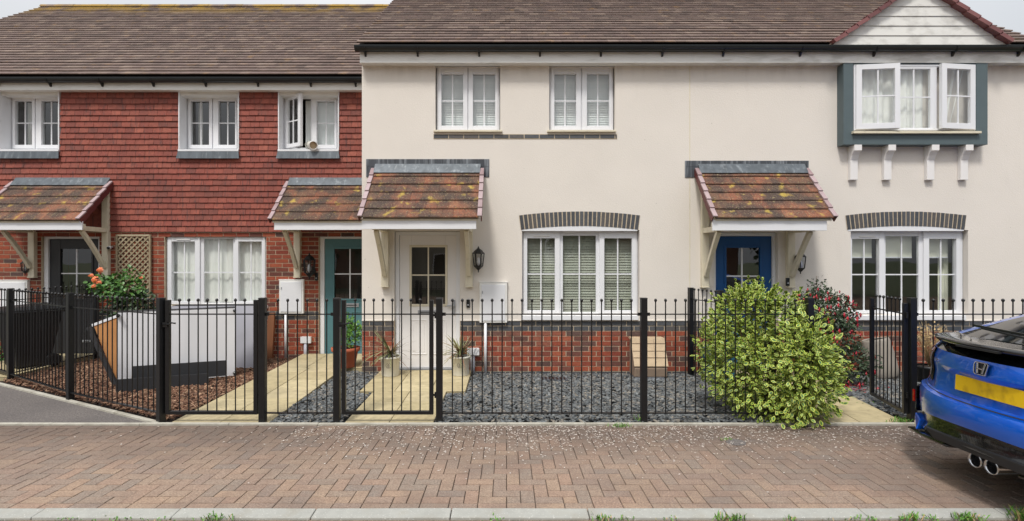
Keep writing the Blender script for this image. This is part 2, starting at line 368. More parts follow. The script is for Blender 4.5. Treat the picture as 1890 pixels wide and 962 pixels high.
for j in range(-1, nj+1):
    for i in range(-2, ni):
        for (k, wdt, hgt) in ((0, 2, 1), (3, 1, 2)):
            if (i-j) % 4 == k:
                a0, a1 = PX0+i*.1, PX0+(i+wdt)*.1; b0, b1 = max(y0+j*.1, y0), min(y0+(j+hgt)*.1, y1)
                if b1-b0 > .025: paver(a0, a1, b0, b1)
struct(mb.build('pavement'))
# kerb, flush concrete units
mb = MB(); x = -11.35
while x < 11:
    dz = random.uniform(-.002, .002)
    mb.hexa([(x+.003, 3.400, -.1), (x+.912, 3.400, -.1), (x+.912, 3.517, -.1), (x+.003, 3.517, -.1), (x+.003, 3.405, .006+dz), (x+.912, 3.405, .006-dz), (x+.912, 3.517, .016-dz), (x+.003, 3.517, .016+dz)], 'kerb'); x += .915
struct(mb.build('kerb', bevel=.006))
mb = MB(); x = -12
while x < 11.5:
    mb.box(x, x+.912, EDGE+.002, EDGE+.05, -.05, .018+random.uniform(-.002, .002), 'concrete'); x += .915
E0, E1 = Vector((-3.60, 5.385, 0)), Vector((-6.90, 7.09, 0)); d = (E1-E0).normalized()
for k in range(9):
    p = E0+d*(k*.8); q = E0+d*(k*.8+.797); mb.beam((p.x, p.y, -.02), (q.x, q.y, -.02), .05, .08+random.uniform(0, .004), 'concrete')
struct(mb.build('garden_edging', bevel=.004))
E2 = E0+d*7.2
mb = MB(); mb.poly([(-25, EDGE+.04, -.002), (-3.58, EDGE+.04, -.002), (E0.x, E0.y, -.002), (E2.x, E2.y, -.002), (-25, E2.y, -.002)], 'tarmac'); struct(mb.build('footpath'))
mb = MB(); mb.poly([(-2.47, 5.36, -.008), (11, 5.36, -.008), (11, 7.8, -.008), (-2.15, 7.8, -.008), (-2.47, 7.8, -.008)], 'slate_base'); struct(mb.build('gravel_bed'))
mb = MB(); mb.poly([(-3.5, 5.37, -.010), (-3.5, 9.0, -.010), (-12, 9.0, -.010), (-9.2, 8.3, -.010), (-3.6, 5.39, -.010)], 'bark_base'); struct(mb.build('planting_bed'))
# paths of slabs, rising slightly to the doors
def pz(y): return .004+.025*max(0, y-5.36)
def slabs(mb, xs, ys, sk=0):
    for j in range(len(ys)-1):
        for i in range(len(xs)-1):
            a, b = ys[j]+.004, ys[j+1]-.004; l, r = xs[i]+.004, xs[i+1]-.004; e = random.uniform(-.002, .002)
            f = lambda x, y: x+sk*(y-5.36)
            mb.hexa([(f(l, a), a, -.04), (f(r, a), a, -.04), (f(r, b), b, -.04), (f(l, b), b, -.04), (f(l, a), a, pz(a)+e), (f(r, a), a, pz(a)), (f(r, b), b, pz(b)+e), (f(l, b), b, pz(b))], 'slab')
    f = lambda x, y: x+sk*(y-5.36)
    a, b, l, r = ys[0], ys[-1], xs[0], xs[-1]
    mb.poly([(f(l, a), a, pz(a)-.009), (f(r, a), a, pz(a)-.009), (f(r, b), b, pz(b)-.009), (f(l, b), b, pz(b)-.009)], 'slab_base')
def rng(a, b, st):
    o = [a]
    while o[-1]+st < b-.12: o.append(o[-1]+st)
    return o+[b]
Y0 = EDGE+.052
mb = MB(); slabs(mb, [-1.69, -1.225, -.76], [Y0, 5.70, 6.15, 6.60]); slabs(mb, [-1.87, -1.42, -.97, -.52], [6.602, 7.05, 7.5, WY])
mb2 = MB(); slabs(mb2, [-3.5, -2.985, -2.47], rng(Y0, 7.9, .45)); slabs(mb2, [-3.5, -3.05, -2.6, -2.16], [7.902, 8.35, LY])
mb3 = MB(); slabs(mb3, [3.22, 3.68, 4.15], rng(Y0, 6.8, .45), .09); slabs(mb3, [2.95, 3.4, 3.85, 4.3], [6.802, 7.25, WY])
mb4 = MB(); slabs(mb4, [-8.1, -7.575, -7.05], [7.35, 7.8, 8.25, LY])
for m_ in (mb, mb2, mb3, mb4): struct(m_.build('garden_path', bevel=.004))

# ---------------------------------------------------------------- loose stuff
def in_poly(x, y, P):
    c = False; j = len(P)-1
    for i in range(len(P)):
        if (P[i][1] > y) != (P[j][1] > y) and x < (P[j][0]-P[i][0])*(y-P[i][1])/(P[j][1]-P[i][1])+P[i][0]: c = not c
        j = i
    return c
def chips(n, polys, excl, ln, wd, th, mat, zb=0, tilt=.35, pile=.02, zf=None):
    mb = MB(); k = mb.mi(mat); xs = [p[0] for P in polys for p in P]; ys = [p[1] for P in polys for p in P]
    cnt = 0; V = []; Fc = []
    while cnt < n:
        x = random.uniform(min(xs), max(xs)); y = random.uniform(min(ys), max(ys))
        if not any(in_poly(x, y, P) for P in polys) or any(a < x < b and c < y < d_ for a, b, c, d_ in excl): continue
        l = random.uniform(*ln)/2; w_ = random.uniform(*wd)/2; t = random.uniform(*th); a = random.uniform(0, 6.283)
        ez = Vector((random.gauss(0, tilt), random.gauss(0, tilt), 1)).normalized(); ex = Vector((math.cos(a), math.sin(a), 0)); ex = (ex-ez*ex.dot(ez)).normalized(); ey = ez.cross(ex)
        c = Vector((x, y, zb+random.uniform(0, pile)+(zf(x, y) if zf else 0))); m5 = 5 if random.random() < .5 else 6; b = len(V); pts = []
        for q in range(m5):
            g = 2*math.pi*q/m5+random.uniform(-.3, .3); rr = random.uniform(.75, 1.1); pts.append(ex*l*rr*math.cos(g)+ey*w_*rr*math.sin(g))
        V += [c+p*1.0 for p in pts]+[c+p*.86+ez*t for p in pts]
        Fc.append(tuple(range(b+m5, b+2*m5))); Fc += [(b+q, b+(q+1) % m5, b+m5+(q+1) % m5, b+m5+q) for q in range(m5)]
        cnt += 1
    mb.v = V; mb.f = Fc; mb.m = [k]*len(Fc); mb.sm = [False]*len(Fc); return mb
EX = [(-1.71, -.74, 5.3, 6.62), (-1.89, -.5, 6.58, 7.9), (3.2, 4.22, 5.3, 6.85), (2.93, 4.32, 6.75, 7.9)]
sl_ = chips(21000, [[(-2.46, 5.39), (6.6, 5.39), (6.6, 7.70), (-2.12, 7.70), (-2.12, 7.86), (-2.46, 7.86)]], EX, (.04, .085), (.022, .045), (.005, .012), 'slate', .0, .28, .022)
tag(sl_.build('slate_chippings'), 'loose blue grey slate chippings filling the front gardens', 'gravel', kind='stuff')
bk = chips(13000, [[(-3.52, 5.45), (-3.52, 8.92), (-7.03, 8.92), (-7.03, 7.25)]], [], (.03, .08), (.012, .03), (.006, .016), 'bark', 0, .45, .03)
tag(bk.build('bark_mulch'), 'brown bark chippings covering the bed around the discarded bed bases', 'bark mulch', kind='stuff')
# petals blown over the paving
mb = MB(); n = 0
while n < 3600:
    x = random.gauss(1.0, 2.3); y = EDGE-.02-abs(random.gauss(0, .40))
    dens = 1 if x > -2.1 else .16
    if y < 3.6 or x > 7 or x < -6.5 or random.random() > dens: continue
    s_ = random.uniform(.005, .014); a = random.uniform(0, 6.28); z = .0035+random.uniform(0, .002)
    u = Vector((math.cos(a), math.sin(a), 0))*s_; v = Vector((-math.sin(a), math.cos(a), 0))*s_*.6
    c = Vector((x, y, z)); up = Vector((0, 0, .003))
    mb.poly([c-u, c-v*.9+up*.3, c+u*.9+up, c+v+up*.2], 'petal'); n += 1
tag(mb.build('fallen_petals'), 'pale fallen petals scattered over the block paving', 'petals', kind='stuff')
# cover and vent in ground
mb = MB(); mb.lathe([(.001, .004), (.07, .0045), (.085, .006), (.088, .001)], (X(1358, 4.83), 4.83, .001), 'tarmac', 24, False, caps=False)
tag(mb.build('inspection_cover', org=(X(1358, 4.83), 4.83, 0)), 'small round grey cover set in the block paving before the bush', 'cover')
mb = MB()
mb.box(.47, .86, 7.22, 7.40, .0, .034, 'lead_dark')
for k in range(7): mb.box(.49+k*.052, .515+k*.052, 7.235, 7.385, .034, .040, 'black_plastic')
tag(mb.build('drain_cover', org=(.66, 7.3, 0), bevel=.003), 'dark flat rectangular drain cover lying on the slate by the plinth', 'drain cover')

# ================================================================= HOUSES
houses = {}
houses['A'] = thing('terraced_house', 'leftmost brick and red tile hung house with charcoal front door', 'house', (-9, LY, 0), 'terraced houses in the row')
houses['B'] = thing('terraced_house', 'brick and red tile hung house with teal door and open upstairs casement', 'house', (-4.3, LY, 0), 'terraced houses in the row')
houses['C'] = thing('terraced_house', 'cream rendered house with white front door and two upstairs windows', 'house', (.3, WY, 0), 'terraced houses in the row')
houses['D'] = thing('terraced_house', 'cream rendered house with blue front door and grey boxed oriel window', 'house', (5.2, WY, 0), 'terraced houses in the row')
XAB, XBC, XCD, XR, XL = -6.449, -2.153, 2.726, 7.76, -11.35
TOP = 4.585
# ---- windows
def blinds(mb, r, y, mat, pitch=.026, z0=None):
    z = r[3]-.01
    while z > (z0 if z0 else r[2]):
        h = pitch*.60; d_ = .007 if mat == 'blind_top' else .010
        mb.hexa([(r[0], y-d_, z-h), (r[1], y-d_, z-h), (r[1], y+d_, z+h), (r[0], y+d_, z+h), (r[0], y-d_, z-h+.0015), (r[1], y-d_, z-h+.0015), (r[1], y+d_, z+h+.0015), (r[0], y+d_, z+h+.0015)], mat); z -= pitch
def curtain(mb, x0, x1, z0, z1, y, mat='curtain', waves=8, amp=.02, gather=None):
    n = int(max(24, waves*8)); V = []; Fc = []
    for i in range(n+1):
        t = i/n; yy = y+amp*math.sin(t*waves*2*math.pi)+amp*.4*math.sin(t*waves*4.3+1)
        xb = x0+(x1-x0)*t; xt = xb
        if gather: xb = gather+(xb-gather)*.45
        V += [(xb, yy, z0), (xt, yy, z1)]
    for i in range(n): Fc.append((2*i, 2*i+2, 2*i+3, 2*i+1))
    mb.add(V, Fc, mat, True)
def glazing(parent, g, y, hz=None, vx=None, bar=.018, barmat='white'):
    p = MB(); p.poly([(g[0], y, g[2]), (g[1], y, g[2]), (g[1], y, g[3]), (g[0], y, g[3])], 'glass')
    p.build('pane', parent)
    if hz or vx:
        b = MB(); vx = vx or (g[0]+g[1])/2; hz = hz or (g[2]+g[3])/2
        b.box(vx-bar/2, vx+bar/2, y-.008, y+.008, g[2], g[3], barmat)
        b.box(g[0], vx-bar/2, y-.008, y+.008, hz-bar/2, hz+bar/2, barmat); b.box(vx+bar/2, g[1], y-.008, y+.008, hz-bar/2, hz+bar/2, barmat)
        b.build('glazing_bar', parent)
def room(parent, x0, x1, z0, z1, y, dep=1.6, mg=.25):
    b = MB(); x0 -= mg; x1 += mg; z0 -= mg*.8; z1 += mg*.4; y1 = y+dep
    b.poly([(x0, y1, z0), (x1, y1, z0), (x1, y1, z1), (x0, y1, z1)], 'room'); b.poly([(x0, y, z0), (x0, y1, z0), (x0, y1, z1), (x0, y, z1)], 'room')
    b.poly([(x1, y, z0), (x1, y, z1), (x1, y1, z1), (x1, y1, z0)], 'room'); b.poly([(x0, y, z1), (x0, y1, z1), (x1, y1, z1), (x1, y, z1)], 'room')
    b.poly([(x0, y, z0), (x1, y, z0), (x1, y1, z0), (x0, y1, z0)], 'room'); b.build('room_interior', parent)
def px_rect(r, Y): return (X(r[0], Y), X(r[1], Y), Z(r[3], Y), Z(r[2], Y))
def window(parent, fr, secs, Y, hy, kind, wname='window', label=None, vent=None, sill=None):
    """fr = frame px rect (x0,x1,y0,y1) ; secs = [(sash px x0,x1, glass px rect, is_casement, open)]"""
    f = px_rect(fr, Y); root = MB(); y0, y1 = Y, Y+.06
    hz = Z(hy, Y) if hy else None
    xs = [f[0]]
    inner = (f[0]+.03, f[1]-.03, f[2]+.03, f[3]-.03); root.ring(f, inner, y0, y1, 'white')
    for k in range(len(secs)-1):
        m0 = X(secs[k][1], Y)-.004; m1 = X(secs[k+1][0], Y)+.004
        if m1-m0 < .02: c = (m0+m1)/2; m0, m1 = c-.012, c+.012
        root.box(m0, m1, y0+.004, y1, inner[2], inner[3], 'white')
    win = root.build(wname, parent, bevel=.004)
    if label: win['label'] = label
    for (a, b, g, cas, op) in secs:
        gr = px_rect(g, Y); so_ = (X(a, Y), X(b, Y), f[2]+.012, f[3]-.012)
        m = MB(); yf = Y-.022 if cas else Y+.005
        if op:
            # opened casement: hinged at left/right, built then rotated about the hinge
            side, ang = op; hx = so_[0] if side == 'l' else so_[1]
            m.ring(so_, gr, yf, yf+.05, 'white'); sash = m.build('sash', win, bevel=.003)
            wg = win; og = origin_of(win)
            p = MB(); p.poly([(gr[0], yf+.02, gr[2]), (gr[1], yf+.02, gr[2]), (gr[1], yf+.02, gr[3]), (gr[0], yf+.02, gr[3])], 'glass'); pane = p.build('pane', win)
            q = MB(); vx = (gr[0]+gr[1])/2; q.box(vx-.009, vx+.009, yf+.012, yf+.028, gr[2], gr[3], 'white'); q.box(gr[0], vx-.009, yf+.012, yf+.028, hz-.009, hz+.009, 'white'); q.box(vx+.009, gr[1], yf+.012, yf+.028, hz-.009, hz+.009, 'white')
            gb = q.build('glazing_bar', win)
            piv = Vector((hx, yf+.03, 0))-og
            for ob in (sash, pane, gb):
                RM = Matrix.Translation(piv) @ Matrix.Rotation(R(ang), 4, 'Z') @ Matrix.Translation(-piv)
                ob.data.transform(RM)
        else:
            m.ring(so_, gr, yf, Y+.05, 'white'); m.build('sash', win, bevel=.003)
            glazing(win, gr, Y+.022, hz)
        if cas and vent == a:
            v = MB(); cx = (so_[0]+so_[1])/2; v.box(cx-.12, cx+.12, yf-.012, yf-.001, gr[3]+.028, gr[3]+.045, 'white_dirty'); v.build('trickle_vent', win)
    # what hangs behind the glass
    b = MB(); yb = Y+.12
    ins = (f[0]+.03, f[1]-.03, f[2]+.04, f[3]-.04)
    if kind == 'blind': blinds(b, ins, yb, 'blind', .040); b.build('blind', win)
    elif kind == 'blind_top': blinds(b, ins, yb, 'blind_top', .036); b.build('blind', win)
    elif kind == 'curtain_blind': blinds(b, ins, yb+.05, 'blind', .036); b.build('blind', win); c = MB(); curtain(c, ins[0], ins[1], ins[2], ins[3], yb-.02, 'curtain', 11, .012); c.build('net_curtain', win)
    elif kind == 'curtain': curtain(b, ins[0], ins[0]+(ins[1]-ins[0])*.62, ins[2], ins[3], yb, 'curtain', 9, .014); curtain(b, ins[0]+(ins[1]-ins[0])*.62, ins[1]-.02, ins[2], ins[3], yb+.03, 'curtain', 5, .018, gather=ins[0]+(ins[1]-ins[0])*.74); b.build('net_curtain', win)
    elif kind == 'roller':
        zc = Z(474, Y+.12)
        for (a, bb, g, cas, op) in secs:
            gr = px_rect(g, Y); b.box(gr[0]-.02, gr[1]-.015, yb, yb+.004, zc, ins[3]+.02, 'roller'); b.box(gr[0]-.02, gr[1]-.015, yb-.004, yb+.008, zc-.02, zc, 'white')
        b.build('blind', win)
        c = MB(); curtain(c, ins[1]-.16, ins[1], ins[2], ins[3], yb+.1, 'roller', 3, .012); c.build('net_curtain', win)
    elif kind == 'plain': curtain(b, ins[0]+.02, ins[0]+.10, ins[2], ins[3], yb+.12, 'curtain', 2, .01); b.build('net_curtain', win)
    elif kind == 'panel': curtain(b, ins[0]+(ins[1]-ins[0])*.34, ins[1], ins[2], ins[3], yb, 'blind_top', 2, .003); b.build('blind', win)
    room(win, f[0], f[1], f[2], f[3], Y+.07, mg=.01 if wname == 'oriel_window' else .25)
    return win, f

FY = WY+.085; LFY = LY+.17
# frames px
uC1 = (806, 922, 124.5, 242); uC2 = (1014, 1132, 124.5, 242)
gC = (964, 1177, 426, 580); gD = (1564, 1777, 426, 580)
def hole(r, Y, wall, ex=0):  # opening in the wall plane for a frame rect seen at Y
    a = px_rect(r, Y); return (a[0]-ex, a[1]+ex, a[2], a[3]+ex)
hC1 = (X(806, FY)-.01, X(922, FY)+.01, Z(243, FY), TOP-.0); hC2 = (X(1014, FY)-.01, X(1132, FY)+.01, Z(243, FY), TOP)
hGC = hole(gC, FY, WY, .006); hGD = hole(gD, FY, WY, .006)
DYC = WY+.07
dC = (730, 849, 428, 683); dD = (1316, 1431, 430, 685)
def dhole(d, Y): a = px_rect(d, Y); return (a[0]-.005, a[1]+.005, 0.0, a[3]+.005)
hDC, hDD = dhole(dC, DYC), dhole(dD, DYC)
PLZ = Z(592, WY)   # underside of the render, .79 m
# rendered pair
for key, x0, x1, hs_ in (('C', XBC, XCD, [hC1, hC2, hGC, hDC]), ('D', XCD, XR, [hGD, hDD])):
    H = houses[key]; m = MB()
    j = .0035
    wall_plane(m, x0+(j if key == 'D' else 0), x1-(j if key == 'C' else 0), PLZ, TOP, WY, [(h[0], h[1], max(h[2], PLZ), h[3]) for h in hs_], .09, 'render')
    # drip at the foot of the render
    for (a, b) in intervals(x0, x1, PLZ-.02, PLZ, hs_): m.box(a, b, WY-.012, WY+.004, PLZ-.004, PLZ+.012, 'render')
    # returns and back of the house
    if key == 'C': m.poly([(x0, WY, -.03), (x0, 16.4, -.03), (x0, 16.4, 8.2), (x0, 12, 8.2), (x0, WY, 4.9)][::-1], 'render')
    else: m.poly([(x1, WY, -.03), (x1, 16.4, -.03), (x1, 16.4, 4.9), (x1, 12, 8.15), (x1, WY, 4.9)], 'render')
    m.poly([(x0, 16.4, -.03), (x0, 16.4, 4.9), (x1, 16.4, 4.9), (x1, 16.4, -.03)], 'render')
    if key == 'D': m.box(XCD-.0035, XCD+.0035, WY+.004, WY+.01, PLZ, TOP, 'cream')
    m.build('wall', H)
    m = MB(); hp = [h for h in hs_ if h[2] < .3]
    wall_plane(m, x0, x1, -.03, PLZ, WY+.004, [(h[0], h[1], -.03, PLZ) for h in hp], .09, 'mortar')
    zb = PLZ-.004
    bricks(m, x0, x1, zb-.15, zb, WY+.002, hs_, 'brick_blue'); bricks(m, x0, x1, zb-.75, zb-.15, WY+.002, hs_, 'brick_plinth', off=0); bricks(m, x0, x1, zb-.825, zb-.75, WY+.002, hs_, 'brick_blue', off=1)
    m.build('plinth', H)
# brick pair
uA = (22, 112, 178, 276); uB1 = (346, 441, 178, 276); uB2 = (524, 625, 178, 276); gB = (308, 493, 436, 563)
LGY = LY+.05
def uh(a, b): return (X(a, LY), X(b, LY), Z(279, LY), TOP)
hUA, hUB1, hUB2 = uh(2, 113), uh(332, 443), uh(515, 627)
hGB = hole(gB, LGY, LY, .006); dA = (82, 187, 435, 655); dB = (591, 690, 435, 657)
hDA, hDB = dhole(dA, LGY), dhole(dB, LGY)
TB = Z(428, LY)
hGA = (-10.6, -9.35, Z(563, LY), Z(436, LY))
for key, x0, x1, up, dn in (('A', XL, XAB, [hUA], [hDA]), ('B', XAB, XBC, [hUB1, hUB2], [hGB, hDB])):
    H = houses[key]; m = MB()
    wall_plane(m, x0, x1, -.03, TOP, LY, [(h[0], h[1], max(-.03, h[2]), h[3]) for h in up+dn], .06, 'mortar')
    zt = TB+.06; n = int(zt/.075)+1
    bot = zt-n*.075; bl = [7, 8]
    bricks(m, x0, x1, bot, bot+.525, LY-.002, dn, 'brick_red'); bricks(m, x0, x1, bot+.525, bot+.6, LY-.002, dn, 'brick_red', off=1)
    zb = bot+.6
    while zb < zt-.01:
        blue = .70 < zb+.04 < .80
        bricks(m, x0, x1, zb, zb+.075, LY-.002, dn, 'brick_blue' if blue else 'brick_red', off=int(round((zb-bot)/.075)) % 2); zb += .075
    if key == 'A': m.poly([(x0, LY, -.03), (x0, LY, 4.7), (x0, 13.05, 8), (x0, 17.4, 4.7), (x0, 17.4, -.03)], 'far_brick')
    m.poly([(x0, 17.4, -.03), (x0, 17.4, 4.7), (x1, 17.4, 4.7), (x1, 17.4, -.03)], 'far_brick')
    if key == 'B': m.poly([(x1, LY, -.03), (x1, 17.4, -.03), (x1, 17.4, TOP), (x1, LY, TOP)], 'far_brick')
    m.build('wall', H)
    m = MB(); rows = 24; gz = (TOP-TB)/rows
    m.box(x0, x1, LY-.022, LY-.006, TB+.02, TB+.03, 'mortar')
    for r in range(rows):
        z0 = TB+r*gz
        for (a, b) in intervals(x0, x1, z0, z0+gz, up):
            tw = .158; st = XL-tw*(.5 if r % 2 else 0)+.012*math.sin(r*2.1); xj = st+round((XAB-st)/tw)*tw; a = xj if abs(a-XAB) < .001 else a; b = xj if abs(b-XAB) < .001 else b; x = st+math.floor((a-st)/tw)*tw
            while x < b-.004:
                p, q = max(x, a)+.0022, min(x+tw, b)-.0022
                if q-p > .012:
                    dz = random.uniform(-.0018, .0018) if r else 0; dy = random.uniform(0, .003); sk = random.uniform(-.001, .001)
                    V = [(p, LY-.034-dy, z0+dz+sk), (q, LY-.034-dy, z0+dz-sk), (q, LY-.008, z0+dz), (p, LY-.008, z0+dz), (p, LY-.015-dy*.3, z0+gz*1.12), (q, LY-.015-dy*.3, z0+gz*1.12), (q, LY-.005, z0+gz*1.12), (p, LY-.005, z0+gz*1.12)]
                    m.hexa(V, 'hung_tile')
                x += tw
    m.build('tile_hanging', H)
# windows
def W2(x0, x1, gl, gr_, ytop, ybot):  # two-light
    mid = (x0+x1)/2
    return [(x0+3, mid-1, (gl[0], gl[1], ytop, ybot), True, None), (mid+1, x1-3, (gr_[0], gr_[1], ytop, ybot), True, None)]
w_, f_ = window(houses['C'], uC1, W2(806, 922, (815, 855), (873, 914), 137, 233), FY, 186, 'blind_top', vent=809)
w_, f_ = window(houses['C'], uC2, W2(1014, 1132, (1023, 1063), (1083, 1124), 137, 233), FY, 186, 'blind_top', vent=1017)
s3C = [(967, 1033, (973, 1024, 440, 573), True, None), (1037, 1102, (1039, 1100, 435, 577), False, None), (1106, 1174, (1115, 1166, 440, 573), True, None)]
window(houses['C'], gC, s3C, FY, 506, 'blind', vent=967)
s3D = [(1567, 1630, (1571, 1621, 441, 573), True, None), (1633, 1698, (1635, 1696, 436, 576), False, None), (1703, 1771, (1713, 1763, 441, 573), True, None)]
window(houses['D'], gD, s3D, FY, 507, 'roller', vent=1567)
window(houses['A'], uA, W2(22, 112, (29, 61), (78, 112-3), 187, 268), LFY, 227, 'plain', vent=25)
window(houses['B'], uB1, W2(346, 441, (353, 387), (404, 438-3), 187, 268), LFY, 227, 'plain', vent=349)
mid = 574.5
window(houses['B'], uB2, [(527, mid-1, (536, 566, 187, 268), True, ('l', -32)), (mid+1, 622, (585, 618, 187, 268), True, None)], LFY, 227, 'panel', vent=None, label='window with its left casement swung open')
window(houses['B'], gB, [(311, 370, (318, 361, 446, 556), True, None), (374, 431, (376, 430, 441, 559), False, None), (435, 490, (441, 484, 446, 556), True, None)], LGY, 503, 'curtain_blind', vent=311)
# sills, window reveals, lead aprons, arches
def sillbox(H, a, b, zt, Y, yw, h, mat='white', proj=.05, name='sill'):
    m = MB(); m.hexa([(a, yw-proj, zt-h), (b, yw-proj, zt-h), (b, Y+.02, zt-h), (a, Y+.02, zt-h), (a, yw-proj, zt-.008), (b, yw-proj, zt-.008), (b, Y+.02, zt), (a, Y+.02, zt)], mat); m.build(name, H, bevel=.003)
for (a, b) in ((800, 927), (1010, 1137)):
    sillbox(houses['C'], X(a, WY-.03), X(b, WY-.03), Z(243.2, FY)+.003, FY, WY, .035, 'cream', .04)
sillbox(houses['C'], X(962, WY-.03), X(1178, WY-.03), Z(580.5, FY)+.004, FY, WY, .075, 'white', .045)
sillbox(houses['D'], X(1566, WY-.03), X(1782, WY-.03), Z(580.5, FY)+.004, FY, WY, .075, 'white', .045)
m = MB(); zb = Z(248, WY); 
m.box(X(800, WY), X(1139, WY), WY-.004, WY+.004, Z(257, WY), zb+.002, 'mortar'); bricks(m, X(800, WY), X(1139, WY), zb-.068, zb, WY-.004, [], 'brick_blue', course=.068); m.build('brick_course', houses['C'])
def arch(H, xa, xb, zend, zmid, hgt, zfill):
    m = MB(); a, b = X(xa, WY), X(xb, WY); c = (a+b)/2; hw = (b-a)/2; sag = zmid-zend
    Rr = (hw*hw+sag*sag)/(2*sag); cz = zmid-Rr; A = math.asin(hw/Rr); n = 28; full = []
    def P(t, r, y): return (c+r*math.sin(t), y, cz+r*math.cos(t))
    for k in range(n):
        t0, t1 = -A+2*A*k/n, -A+2*A*(k+1)/n; g = .13*(t1-t0)
        t0b, t1b = t0+g, t1-g; r0, r1 = Rr, Rr+hgt+random.uniform(-.002, .002); y0, y1 = WY-.010+random.uniform(-.001, .001), WY+.004
        m.hexa([P(t0b, r0, y0), P(t1b, r0, y0), P(t1b, r0, y1), P(t0b, r0, y1), P(t0b, r1, y0), P(t1b, r1, y0), P(t1b, r1, y1), P(t0b, r1, y1)], 'brick_blue')
    V = []; 
    for k in range(n+1):
        t = -A+2*A*k/n; V += [P(t, Rr, WY-.0055), P(t, Rr+hgt, WY-.0055)]
    m.add(V, [(2*k, 2*k+2, 2*k+3, 2*k+1) for k in range(n)], 'mortar')
    m.build('brick_arch', H)
    m = MB(); prof = [P(-A*.985+2*A*.985*k/20, Rr-.003, 0) for k in range(21)]
    prof = [(p[0], p[2]) for p in prof]; lo = [(prof[-1][0], zfill), (prof[0][0], zfill)]
    m.prism(prof+lo, 'y', WY-.004, WY+.03, 'white'); m.build('window_head', H)
arch(houses['C'], 961, 1178, Z(424, WY), Z(417, WY), .212, Z(426.5, WY)); arch(houses['D'], 1563, 1780, Z(424, WY), Z(417, WY), .212, Z(426.5, WY))
for H, h in (('A', hUA), ('B', hUB1), ('B', hUB2)):
    m = MB(); a, b, c, dd = h; y0 = LY-.045
    for (p, q) in ((a, a+.02), (b-.02, b)): m.box(p, q, y0, LFY+.03, c, dd-.0, 'white')
    m.box(a+.02, b-.02, LY-.02, LFY+.03, dd-.055, dd, 'white_dirty')
    m.box(a, b, y0-.015, LFY+.03, c-.015, c+.018, 'white'); m.build('window_surround', houses[H], bevel=.003)
    m = MB(); m.hexa([(a-.02, y0-.035, c-.14), (b+.02, y0-.035, c-.14), (b+.02, y0-.02, c-.14), (a-.02, y0-.02, c-.14), (a, y0-.012, c-.016), (b, y0-.012, c-.016), (b, y0, c-.016), (a, y0, c-.016)], 'lead'); m.build('lead_apron', houses[H])
sillbox(houses['B'], X(306, LY), X(495, LY), Z(563.5, LGY)+.004, LGY, LY, .05, 'white', .04)
# header bricks on end over the ground floor of the brick pair come from the wall courses

# ---- doors
def door(H, fr, slab, glass, vx, hy, Y, mat, trim, base, handle_px=None, letter=None, panels=(), frame_r=None):
    f = px_rect(fr, Y); s = px_rect((*slab, fr[2]+6, fr[3]), Y); s = (s[0], s[1], base+.03, s[3]); g = px_rect(glass, Y)
    m = MB(); d0 = Y+.02; m.ring((s[0], s[1], s[2], s[3]), g, d0, d0+.045, mat)
    dr = m.build('door', H, bevel=.003)
    m = MB(); m.box(f[0], s[0]-.002, Y-.01, Y+.08, base, f[3], 'white'); m.box(s[1]+.002, f[1], Y-.01, Y+.08, base, f[3], 'white'); m.box(s[0]-.002, s[1]+.002, Y-.01, Y+.08, s[3]+.002, f[3], 'white'); m.build('door_frame', dr, bevel=.004)
    m = MB(); e = .03; m.ring((g[0]-e, g[1]+e, g[2]-e, g[3]+e), (g[0]+.004, g[1]-.004, g[2]+.004, g[3]-.004), d0-.012, d0+.01, trim); m.build('glazing_trim', dr, bevel=.004)
    glazing(dr, g, d0+.015, Z(hy, Y), X(vx, Y), .02, 'white' if trim != 'cream' else 'cream')
    m = MB(); m.box(s[0], s[1], Y-.03, Y+.06, base-.01, base+.028, 'steel'); m.build('threshold', dr, bevel=.003)
    if letter:
        l = px_rect(letter, Y); m = MB(); m.box(l[0], l[1], d0-.012, d0-.001, l[2], l[3], 'steel'); m.box(l[0]+.03, l[1]-.03, d0-.017, d0-.012, (l[2]+l[3])/2-.006, (l[2]+l[3])/2+.006, 'car_trim'); m.build('letterbox', dr, bevel=.002)
    if handle_px:
        hx, hy0, hy1 = handle_px; x = X(hx, Y); z0, z1 = Z(hy1, Y), Z(hy0, Y)
        m = MB(); m.box(x-.016, x+.016, d0-.010, d0-.001, z0, z1, 'steel'); m.box(x-.11, x+.012, d0-.05, d0-.036, (z0+z1)/2+.02, (z0+z1)/2+.04, 'steel'); m.box(x-.008, x+.008, d0-.04, d0-.01, (z0+z1)/2+.022, (z0+z1)/2+.038, 'steel'); m.build('handle', dr, bevel=.003)
    for p in panels:
        q = px_rect(p, Y); m = MB(); m.ring(q, (q[0]+.018, q[1]-.018, q[2]+.018, q[3]-.018), d0-.007, d0+.002, mat); m.ring((q[0]+.04, q[1]-.04, q[2]+.04, q[3]-.04), (q[0]+.05, q[1]-.05, q[2]+.05, q[3]-.05), d0-.004, d0+.002, mat); m.build('door_panel', dr, bevel=.003)
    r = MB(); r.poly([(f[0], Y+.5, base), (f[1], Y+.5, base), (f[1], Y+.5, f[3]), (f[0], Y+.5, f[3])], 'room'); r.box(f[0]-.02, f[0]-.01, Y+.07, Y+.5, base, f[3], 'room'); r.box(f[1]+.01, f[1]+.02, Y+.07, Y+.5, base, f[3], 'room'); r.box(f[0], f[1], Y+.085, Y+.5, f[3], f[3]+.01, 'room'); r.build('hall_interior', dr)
    return dr
door(houses['A'], dA, (90, 182), (110, 168, 459, 552), 139, 505, LGY, 'charcoal', 'charcoal', .04, None, (150, 166, 628, 632))
door(houses['B'], dB, (599, 688), (616, 676, 459, 552), 645, 506, LGY, 'teal', 'teal', .04, None, (634, 662, 560, 567), [(614, 642, 575, 640), (648, 676, 575, 640)])
